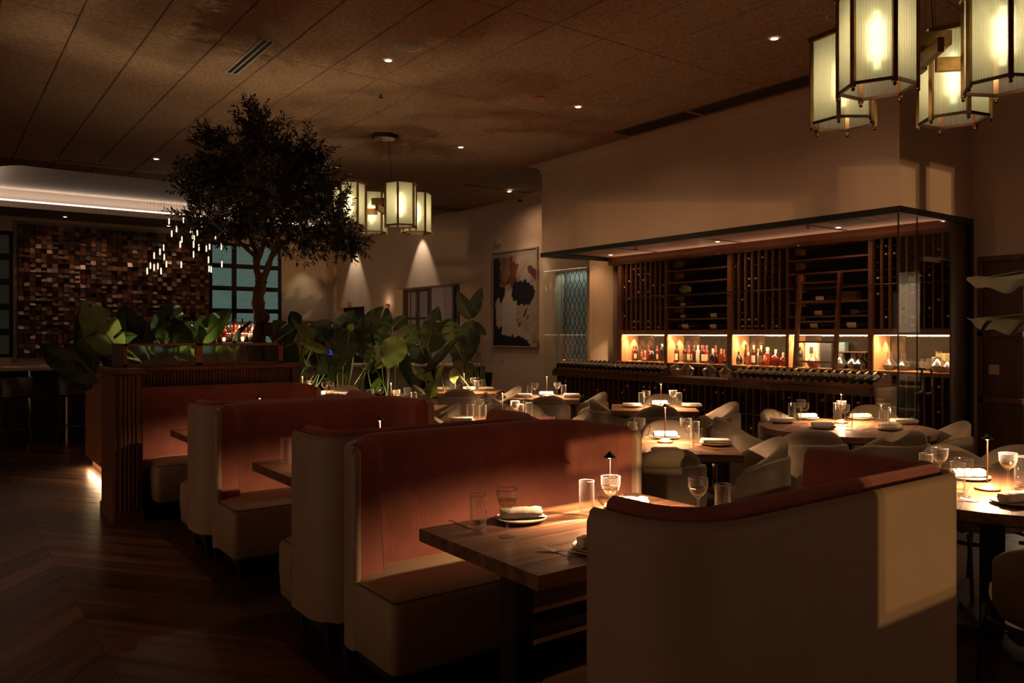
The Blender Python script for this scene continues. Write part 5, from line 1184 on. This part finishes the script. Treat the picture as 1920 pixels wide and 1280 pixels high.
# painting
def painting():
    t = thing('painting', 'large abstract painting with black, rust red and white brush marks in a thin frame', 'painting', (WX-.001, 13.97, 2.31)); w_, h_ = 1.60, 2.08
    nx, nz = 96, 128; bk = (.006, .005, .008); rn = random.Random(3)
    ph = [rn.uniform(0, 6) for _ in range(8)]
    def nz_(x, y): return (math.sin(x*23+ph[0]+2*math.sin(y*17+ph[1]))*.4+math.sin(y*31+ph[2]+x*13)*.3+math.sin((x+y)*57+ph[3])*.3)
    cols = []
    def inside(x, y, cx, cyy, rx, ry, rot=0, rough=.12):
        dx, dy = x-cx, y-cyy; c, s = math.cos(rot), math.sin(rot); dx, dy = dx*c+dy*s, -dx*s+dy*c
        return (dx/rx)**2+(dy/ry)**2 < 1+rough*nz_(x, y)*5
    for j in range(nz+1):
        for i in range(nx+1):
            x = i/nx; y = 1-j/nz   # x from the left edge, y down from the top
            n = nz_(x, y); c = bk
            if x > .16 and y < .36 and x+.25*n*.2 > .12: c = (.36+.05*n, .26+.04*n, .20+.04*n)
            if inside(x, y, .80, .16, .30, .20): c = (.50+.08*n, .40+.07*n, .33+.06*n)
            if inside(x, y, .36, .22, .20, .20): c = (.17+.05*n, .045+.02*n, .022+.01*n)
            if inside(x, y, .30, .16, .10, .16): c = (.26, .12, .075)
            if inside(x, y, .93, .25, .14, .05, .5): c = (.14, .05, .04)
            if y < .05+.02*n: c = (.42, .34, .28)
            if x > .30 and .34 < y < .95: c = (.42+.05*n, .34+.05*n, .27+.04*n) if x > .52 else c
            if inside(x, y, .68, .45, .26, .13, .05, .10): c = (.012, .010, .020)
            if inside(x, y, .36, .43, .09, .11, 0, .1): c = (.32+.05*n, .25+.04*n, .20)
            if inside(x, y, .36, .70, .20, .26, .15, .08): c = (.50+.05*math.sin(x*90), .44+.05*math.sin(x*90), .37)
            if inside(x, y, .13, .65, .08, .16, -.1, .08): c = (.44, .38, .33)
            if inside(x, y, .66, .90, .38, .075, .35, .08): c = (.50+.04*n, .43+.04*n, .36)
            if .56 < x < .90 and .58 < y < .80 and n > .45: c = (.20, .07, .04)
            if inside(x, y, .70, 1.02, .24, .10, .3, .06) and x < .86: c = bk
            if y > .86+.10*x and x < .40: c = bk
            cols.append((max(0, c[0]), max(0, c[1]), max(0, c[2]), 1))
    me = bpy.data.meshes.new('canvas'); vs = [(-.035, w_/2-w_*(i/nx), -h_/2+h_*j/nz) for j in range(nz+1) for i in range(nx+1)]
    fs = [(j*(nx+1)+i, j*(nx+1)+i+1, (j+1)*(nx+1)+i+1, (j+1)*(nx+1)+i) for j in range(nz) for i in range(nx)]
    me.from_pydata(vs, [], fs); ca = me.color_attributes.new('paint', 'FLOAT_COLOR', 'POINT'); ca.data.foreach_set('color', [q for c in cols for q in c])
    m = mat('oil_paint', (.5, .5, .5), .5, bump=.4, bscale=30); vc = m.node_tree.nodes.new('ShaderNodeVertexColor'); vc.layer_name = 'paint'; m.node_tree.links.new(vc.outputs[0], m.node_tree.nodes['Principled BSDF'].inputs['Base Color'])
    me.materials.append(m); put('canvas', me, t)
    fr = mat('pale_frame', (.38, .29, .22), .5)
    for b in ((-w_/2-.03, -w_/2, -h_/2-.03, h_/2+.03), (w_/2, w_/2+.03, -h_/2-.03, h_/2+.03)): MB().box(-.055, -.001, b[0], b[1], b[2], b[3]).build('frame_side', fr, t)
    for z in (-h_/2-.03, h_/2): MB().box(-.055, -.001, -w_/2, w_/2, z, z+.03).build('frame_side', fr, t)
    MB().box(-.03, -.001, -w_/2, w_/2, -h_/2, h_/2).build('stretcher', 'dark', t)
painting()
light('SPOT', 'picture_spot', (9.0, 13.4, TOP-.06), 34, (1, .70, .46), .03, (10.4, 13.5, 2.2), 58, .7)
for x, y, pw in ((10.05, 18.06, 70), (10.05, 22.1, 70)):
    light('SPOT', 'wall_washer', (x, y, TOP-.06), pw, (1, .80, .60), .03, (10.36, y, 2.2), 62, .5)
    o = thing('downlight', 'recessed spotlight above the %s light cone on the far right wall' % ('right' if y < 20 else 'left'), 'downlight', (x, y, TOP-.003)); MB().lathe([(.001, -.004), (.04, -.004)], 16, cap0=False, cap1=False).build('lens', 'dl', o)
light('SPOT', 'back_wall_spot', (9.3, 23.05, 3.9), 14, (1, .92, .60), .05, (9.3, 23.45, 0), 80, .9)
# lattice window beyond the wine room
w = thing('window_1', 'recessed window with a fine wire lattice seen through the wine room glass', 'window', (WX+.2, 12.0, 1.8)); w['kind'] = 'structure'
MB().box(.05, .09, -.6, .6, -1, 1).build('blind', 'lattice', w)
lt = MB()
for k in range(-9, 10):
    for s_ in (-1, 1):
        pts = []
        for j in range(41):
            z = -1+j*.05; y = k*.14+s_*.07*math.sin(j*.55)
            if abs(y) < .6: pts.append((-.01, y, z))
            else:
                if len(pts) > 1: lt.tube(pts, .006, 4)
                pts = []
        if len(pts) > 1: lt.tube(pts, .006, 4)
lt.build('lattice', 'blackm', w, kind='stuff')
MB().box(-.05, .04, -.6, -.57, -1, 1).box(-.05, .04, .57, .6, -1, 1).build('frame', 'white', w)
strip('lattice_glow', (WX+.12, 11.5, 2.78), (WX+.12, 12.5, 2.78), 1.6, (.85, .95, .85), .05, (.3, 0, -1))
# deep window with dark timber leaves
w = thing('window_2', 'deep-set window with dark timber frames, one leaf open, behind the right-hand plants', 'window', (WX+.22, 17.9, 0)); w['kind'] = 'structure'
MB().box(.30, .34, -1.7, 1.7, .5, 2.77).build('blind', mat('pinkish_blind', (.44, .34, .27), .8, emit=(1, .66, .48), es=.030), w)
fw = mat('dark_timber', (.10, .062, .042), .5)
for y in (1.45, .82, .20, -.42, -1.05, -1.3, -1.62):
    if y != -.42: MB().box(-.03, .05, y-.05, y+.05, .5, 2.74).build('mullion', fw, w)
for z in (.6, 1.25, 1.95, 2.70): MB().box(-.02, .04, .2, 1.5, z-.03, z+.03).box(-.02, .04, -1.62, -1.05, z-.03, z+.03).build('transom', fw, w)
S('wall_window_back', MB().box(WX+.3, WX+.6, 16.2, 16.26, .4, 2.8).box(WX+.3, WX+.6, 19.59, 19.65, .4, 2.8).box(WX+.3, WX+.6, 16.2, 19.65, 2.76, 2.8).box(WX+.56, WX+.6, 16.2, 19.65, .4, 2.8), 'plaster')
S('door_1', MB().box(WX+.18, WX+.24, 21.5, 23.35, 0, 2.35), 'dark')
o = thing('bracket_lamp', 'small dark bracket above the far doorway', 'lamp', (WX-.001, 22.4, 2.36)); MB().box(-.08, 0, -.06, .06, 0, .16, .01).build('body', 'copper', o)
light('POINT', 'small_wall_glow', (10.2, 19.95, 2.42), 1.4, (1, .62, .40), .03)
bl = thing('wall_sconce', 'small sconce glowing upward between the far door and the deep window', 'lamp', (WX-.001, 19.95, 2.3)); MB().lathe([(.03, 0), (.05, .08), (.001, .06)], 12, (-.07, 0, 0), cap1=False).build('cup', 'copper', bl, smooth=40)
# back wall windows
def panes(name, label, x0, x1, z0, z1, nx, nz, m, fwid):
    w = thing(name, label, 'window', ((x0+x1)/2, WY, 0)); w['kind'] = 'structure'; hw = (x1-x0)/2
    for i in range(nx):
        for j in range(nz):
            a = -hw+i*(x1-x0)/nx; b = z0+j*(z1-z0)/nz
            MB().box(a+fwid/2, a+(x1-x0)/nx-fwid/2, .08, .09, b+fwid/2, b+(z1-z0)/nz-fwid/2).build('pane', m, w)
    for i in range(nx+1): x = -hw+i*(x1-x0)/nx; MB().box(x-fwid/2, x+fwid/2, .02, .12, z0, z1).build('mullion', 'blackm', w)
    for j in range(nz+1): z = z0+j*(z1-z0)/nz; MB().box(-hw, hw, .03, .11, z-fwid/2, z+fwid/2).build('transom', 'blackm', w)
    return w
panes('window_3', 'black-framed window with dim blinds left of the wooden mosaic', -.3, 1.70, .95, 4.1, 2, 5, 'teald', .16)
panes('window_4', 'black-framed window backlit blue green behind the olive trunk', 6.52, 8.60, .9, 4.18, 3, 5, 'teal', .13)
wv = MATS['backlit_blind'].node_tree
tc = wv.nodes.new('ShaderNodeTexCoord'); n1 = wv.nodes.new('ShaderNodeTexNoise'); mp = wv.nodes.new('ShaderNodeMapping'); mp.inputs['Scale'].default_value = (.8, 1, 7)
cr_ = wv.nodes.new('ShaderNodeMapRange'); cr_.inputs[3].default_value = .085; cr_.inputs[4].default_value = .15
wv.links.new(tc.outputs['Object'], mp.inputs[0]); wv.links.new(mp.outputs[0], n1.inputs[0]); wv.links.new(n1.outputs['Fac'], cr_.inputs[0]); wv.links.new(cr_.outputs[0], wv.nodes['Emission'].inputs[1])
# wooden mosaic
mo = thing('wood_mosaic', 'feature wall clad in small tilted dark wood blocks', 'wall panel', (1.8, WY, .92))
MB().box(0, 4.66, -.03, -.001, 0, 3.40).build('backing', 'dark', mo)
bmats = [mat('mosaic_%d' % i, c, r_, noise=.35, nscale=12) for i, (c, r_) in enumerate((((.16,.070,.036),.34), ((.28,.13,.068),.32), ((.08,.036,.020),.42), ((.42,.22,.12),.3)))]
def block(tilt, m):
    mb = MB(); d = .085; t0, t1, s0, s1 = tilt   # protrusion of the four front corners
    w_, h_ = .060, .058
    mb.v = [(-w_, 0, -h_), (w_, 0, -h_), (w_, 0, h_), (-w_, 0, h_), (-w_*.99, -t0, -h_*.99), (w_*.99, -t1, -h_*.99), (w_*.99, -s1, h_*.99), (-w_*.99, -s0, h_*.99)]
    mb.f = [(0,1,2,3), (4,7,6,5), (0,4,5,1), (1,5,6,2), (2,6,7,3), (3,7,4,0)]; return mb
shapes = [(.04,.04,.09,.09), (.09,.09,.03,.03), (.03,.09,.03,.09), (.09,.03,.09,.03), (.06,.06,.06,.06), (.02,.02,.11,.11), (.11,.11,.02,.02), (.03,.03,.03,.03)]
bm_ = [[block(s, 0).mesh('wood_block', m) for s in shapes] for m in bmats]
nx_, nz_ = 37, 28; allb = [(i, j) for i in range(nx_) for j in range(nz_)]
rn = random.Random(5); vis = [b for b in allb if not (b[1] < 13 and b[0] > 8)]; rn.shuffle(vis); single = set(vis[:298]); RB = [MB() for _ in bmats]
for i, j in allb:
    x = .063+i*4.66/nx_; z = .06+j*3.40/nz_+(.0 if i % 2 else .0); mi = rn.choices((0, 1, 2, 3), (38, 24, 26, 12))[0]; si = rn.randrange(8)
    if (i, j) in single: put('wood_block', bm_[mi][si], mo, (x, -.03, z))
    else:
        b = block(shapes[si], 0); s0 = len(RB[mi].v); RB[mi].v += [(p[0]+x, p[1]-.03, p[2]+z) for p in b.v]; RB[mi].f += [tuple(k+s0 for k in f) for f in b.f]
for k, mb in enumerate(RB): mb.build('wood_blocks', bmats[k], mo, kind='stuff')
S('trim_12', MB().box(1.70, 1.79, WY-.04, WY, .8, 4.4).box(1.70, 6.5, WY-.03, WY, 4.33, 4.40), mat('mosaic_trim', (.30, .24, .19), .5))
for x in (2.4, 3.5, 4.6, 5.7): light('SPOT', 'mosaic_washer', (x, WY-.75, TOP-.04), 15, (1, .58, .36), .04, (x, WY, 1.9), 85, .8)
# tube chandelier
cl_ = thing('tube_chandelier', 'cluster of slim glowing glass tubes hanging on thin wires before the mosaic wall', 'chandelier', (3.9, 17.0, TOP+.41))
cb = Vector((3.9, 17.0, TOP+.41))
tube_pts = [(276,506),(282,496),(289,477),(289,499),(296,497),(300,470),(302,506),(307,462),(312,493),(340,494),(338,456),(341,447),(322,436),(331,427),(317,413),(344,410),(357,428),(361,440),(362,428),(364,443),(363,456),(363,475),(373,462),(378,420),(387,464),(393,460),(391,485),(392,502),(396,503),(416,493),(404,440),(424,443),(422,432),(415,460),(308,480),(370,435)]
gl = MB().lathe([(.009, -.085), (.012, -.08), (.012, .02), (.009, .04), (.006, .05)], 10).mesh('glass_tube', 'tube', 60)
cp = MB().lathe([(.008, .045), (.008, .085)], 8).mesh('tube_cap', 'brassd', 60)
for k, (u, v) in enumerate(tube_pts):
    dep = 15.6+((k*37) % 10)*.11; p = at(u, v, dep)-cb
    put('glass_tube', gl, cl_, p); put('tube_cap', cp, cl_, p); MB().tube([p+Vector((0, 0, .08)), (p.x, p.y, -.02)], .0016, 3).build('wire', 'brassd', cl_)
MB().box(-1.0, .9, -1.0, 1.0, -.02, 0).build('ceiling_plate', 'white', cl_)
light('POINT', 'chandelier_light', tuple(at(345, 460, 16)), 5, (1, .72, .42), .35)
# bar at the back
bb_ = thing('back_bar_shelf', 'lit back bar shelf full of bottles seen between leaves and olive trunk', 'shelf', (5.5, 22.2, 0))
MB().box(0, 1.95, 0, .35, 1.83, 1.87).build('top_shelf', 'white', bb_); MB().box(0, 1.95, 0, .35, 1.30, 1.33).build('shelf', 'rackh', bb_); MB().box(0, 1.95, .0, .40, 0, 1.05).build('cabinet', 'rack', bb_)
for x in (0, .96, 1.92): MB().box(x, x+.03, .02, .33, 1.05, 1.83).build('upright', 'rackh', bb_)
MB().box(.03, 1.92, .20, .34, 1.331, 1.56).build('riser', 'rackh', bb_)
MB().box(.03, 1.92, .19, .198, 1.54, 1.552).build('light_strip', 'led', bb_)
strip('bar_glow', (5.55, 22.25, 1.80), (7.4, 22.25, 1.80), 16, (1, .60, .34), .03, (0, .2, -1))
kinds = ['tall', 'bordeaux', 'squat', 'round', 'square', 'slim']; cls = ['red', 'amber', 'green', 'clear', 'brown', 'rose', 'teal', 'dark']
rn = random.Random(21); n = 0
for row, (yy, zz) in enumerate(((22.30, 1.331), (22.46, 1.561))):
    for k in range(19):
        c = rn.choice(cls); kd = rn.choice(kinds); cp_ = rn.choice(['foil_red', 'foil_gold', 'foil_pale', 'foil_black']); n += 1
        x = 5.6+k*.098+row*.04
        bottle(kd, c, cp_, 'label_cream' if rn.random() < .5 else None, (x, yy, zz), R(-90), 'back bar bottle, %s row, %s from left, %s glass, %s cap' % (('front', 'rear')[row], NW[k], c, CN[cp_]), 'bottles on the back bar', rn.uniform(1.1, 1.45))
for u, s in ((395, 1), (420, .9), (455, 1.1)):
    p = aty_ = None
    y = 22.22; a = (u-960)/FPX; x = y*(a*CS+SN)/(CS-a*SN)
    o = thing('candle_lamp', 'small warm glowing lamp among the back bar bottles, %s' % {395: 'left', 420: 'middle', 455: 'right'}[u], 'lamp', (x, y, 1.331)); MB().lathe([(.03, 0), (.05, .10*s), (.001, .12*s)], 12).build('shade', emis('bar_lamp', (1, .55, .25), 2.5), o)
ct = thing('bar_counter', 'long pale stone bar counter behind the right-hand plants', 'counter', tuple(onz(560, 683, 1.07))[:2]+(0,), -TH)
MB().box(-.3, 2.75, 0, .6, 1.03, 1.07, .005).build('worktop', 'marble', ct)
for k in range(4):
    MB().box(-.2+k*.75, .22+k*.75, .10, .5, 0, 1.03).build('front_panel', 'marble', ct); MB().box(.22+k*.75, .55+k*.75, .45, .5, 0, 1.03).build('recess', 'dark', ct)
for k, (u, w_) in enumerate(((600, 'left'), (754, 'right'))):
    p = onz(u, 681, 1.07); o = thing('candle_holder', 'low glowing candle on the bar counter, %s one' % w_, 'candle', (p.x, p.y+.1, 1.071)); MB().lathe([(.055, 0), (.06, .012), (.02, .02), (.001, .03)], 16).build('dish', 'copper', o, smooth=40); MB().lathe([(.012, .02), (.010, .05), (.001, .06)], 8).build('flame', 'flame', o)
    light('POINT', 'candle_light', (p.x, p.y+.1, 1.16), .25, (1, .5, .25), .02)
mn = onz(615, 668, 1.2); o = thing('bar_screen', 'small blue glowing till screen on the bar counter', 'screen', (mn.x+.2, mn.y+.5, 1.071), -TH); MB().box(-.10, .10, -.01, .01, .06, .24, .004).build('casing', 'black', o); MB().box(-.085, .085, -.013, -.0105, .08, .22).build('display', emis('blue_screen', (.05, .10, 1.), .35), o); MB().box(-.02, .02, -.03, .03, 0, .07).build('stand', 'black', o)
gs = thing('glass_rack_shelf', 'dark hanging shelf with wine glasses behind the right-hand plants', 'shelf', (8.6, 21.8, 0)); MB().box(0, 1.5, 0, .35, 1.84, 1.90).build('board', 'walnut', gs)
for x in (.1, 1.4): MB().box(x, x+.03, .1, .13, 1.1, 1.84).build('post', 'brass', gs)
MB().box(0, 1.3, .1, .4, 0, 1.75).build('brick_niche', mat('warm_brick', (.30, .17, .11), .8, noise=.5, nscale=7, stretch=(1, 1, 4)), gs)
strip('glass_rack_glow', (8.7, 21.85, 1.82), (10.0, 21.85, 1.82), 2.2, (1, .6, .4), .03, (0, .2, -1))
# left: high bar table and stools
hb_ = thing('high_bar_counter', 'pale-topped high bar counter at the far left edge', 'counter', tuple(onz(42, 690, 1.07))[:2]+(0,))
MB().box(-3.4, 1.25, 0, .9, 1.03, 1.07, .006).build('worktop', 'marble', hb_)
MB().box(-3.3, 1.10, .35, .8, .0, 1.03).build('base', 'blackm', hb_)
for k in range(3): MB().tube([(.1+k*.45, .2, 1.03), (.1+k*.45, .2, 0)], .018, 8).build('post', 'steel', hb_)
for k, (x, y) in enumerate(((-.75, -.42), (-.12, -.42), (.52, -.42), (1.05, -.30))):
    bx, by, _ = hb_.location
    s = thing('bar_stool', 'dark leather bar stool at the high counter, %s from left' % NW[k], 'stool', (bx+x, by+y, 0), R(180), 'bar stools')
    MB().lathe([(.17, .70), (.205, .72), (.21, .76), (.19, .79), (.05, .80)], 18).build('seat', mat('black_leather', (.012, .010, .011), .35), s, smooth=50)
    rg = []
    for i in range(13):
        a = R(-75+150*i/12); rg.append([((r)*math.sin(a), -(r)*math.cos(a)*-1 if False else r*math.cos(a), z) for r, z in ((.205, .74), (.205, .96), (.19, .98), (.175, .96), (.175, .74))])
    MB().loft(rg).build('backrest', 'black_leather' if 'black_leather' in M else MATS['black_leather'], s, smooth=60)
    for sx in (-1, 1):
        for sy in (-1, 1): MB().tube([(sx*.13, sy*.13, .71), (sx*.19, sy*.19, 0)], .012, 6).build('leg', 'black', s)
    MB().tube([(.175*math.cos(a), .175*math.sin(a), .30) for a in [2*math.pi*j/20 for j in range(21)]], .009, 6, cap=False).build('footring', 'black', s)
for k, (u, v) in enumerate(((18, 690), (34, 695), (88, 687))):
    p = onz(u, v, 1.07); o = thing('folded_cloth', 'small folded cloth on the high bar counter, %s' % ('leftmost', 'middle', 'right')[k], 'napkin', (min(p.x, hb_.location.x+1.0), max(p.y, hb_.location.y)+.15, 1.0705)); MB().cbox(-.09, .09, -.05, .05, 0, .02, .004).build('cloth', 'linen', o)
# shoe at the left edge
sh = onz(12, 797, 0); o = thing('shoe', 'pale sneaker on the floor at the left edge of the picture', 'shoe', (sh.x, sh.y, 0), R(-30))
MB().loft([[(x, y*w_, z) for y, z in ((-.045, 0), (.045, 0), (.05, .025), (.03, h_), (-.03, h_), (-.05, .025))] for x, w_, h_ in ((-.14, .7, .05), (-.10, .95, .09), (-.02, .95, .095), (.05, 1.05, .06), (.12, .9, .045), (.15, .4, .03))]).build('upper', 'linen', o, smooth=60)
MB().loft([[(x, y*w_, z) for y, z in ((-.048, 0), (.048, 0), (.05, .02), (-.05, .02))] for x, w_ in ((-.145, .75), (-.08, 1), (.06, 1.05), (.13, .9), (.155, .4))]).build('sole', 'white', o)
# framed menu stand leaning by the table before the decanters
mp_ = onz(1335, 800, .35); o = thing('easel_board', 'pale board leaning beside the table before the decanters', 'board', (mp_.x, mp_.y, .0), -TH+R(60)); mb = MB().box(-.16, .16, -.01, .01, .0, .44); mb.xf(Matrix.Rotation(R(-10), 4, 'X')); mb.build('board', 'linen', o)
ice = onz(905, 745, .2); x, y = world(-.45, 11.9); o = thing('wine_cooler', 'dark round wine cooler bucket near the painting wall', 'cooler', (x, y, 0)); MB().lathe([(.12, 0), (.14, .75), (.16, .95), (.15, .95), (.12, .7)], 20, cap1=False).build('bucket', 'black', o, smooth=40)
# kitchen pass to the right, seen mirrored in the side glass
kx = 10.7
S('wall_kitchen', MB().box(kx, 13, 2.6, 2.64, 0, 2.5).box(kx, 13, 4.3, 4.34, 0, 2.5).box(12.6, 12.64, 2.6, 4.34, 0, 2.5).box(kx, 13, 2.6, 4.34, 2.46, 2.5), mat('kitchen_wall', (.55, .48, .38), .6))
k_ = thing('kitchen_shelves', 'bright steel kitchen shelves reflected in the glass corner of the wine room', 'shelves', (11.3, 2.7, 0))
MB().box(0, .45, 0, 1.5, 1.55, 2.25, .004).build('hood', 'white', k_)
for z in (.45, .78, 1.12): MB().box(0, .45, 0, 1.5, z-.015, z+.015).build('shelf', 'steel', k_)
MB().box(.0, .45, 0, 1.5, .86, .96).build('fascia', 'steel', k_)
for j in range(7):
    o = tag(MB().lathe([(.04, 0), (.055, .08), (.06, .2), (.05, .2), (.045, .05)], 14, cap1=False).build('green_pot', mat('green_glaze', (.10, .16, .10), .3), None, loc=(11.42, 3.0+j*.16, .467), smooth=40), 'green glazed pot on the kitchen shelf, %s from the door' % NW[j], 'pot', 'green kitchen pots')
strip('kitchen_light', (10.95, 3.0, 2.44), (10.95, 4.0, 2.44), 130, (1, .88, .70), .2, (.4, 0, -1))
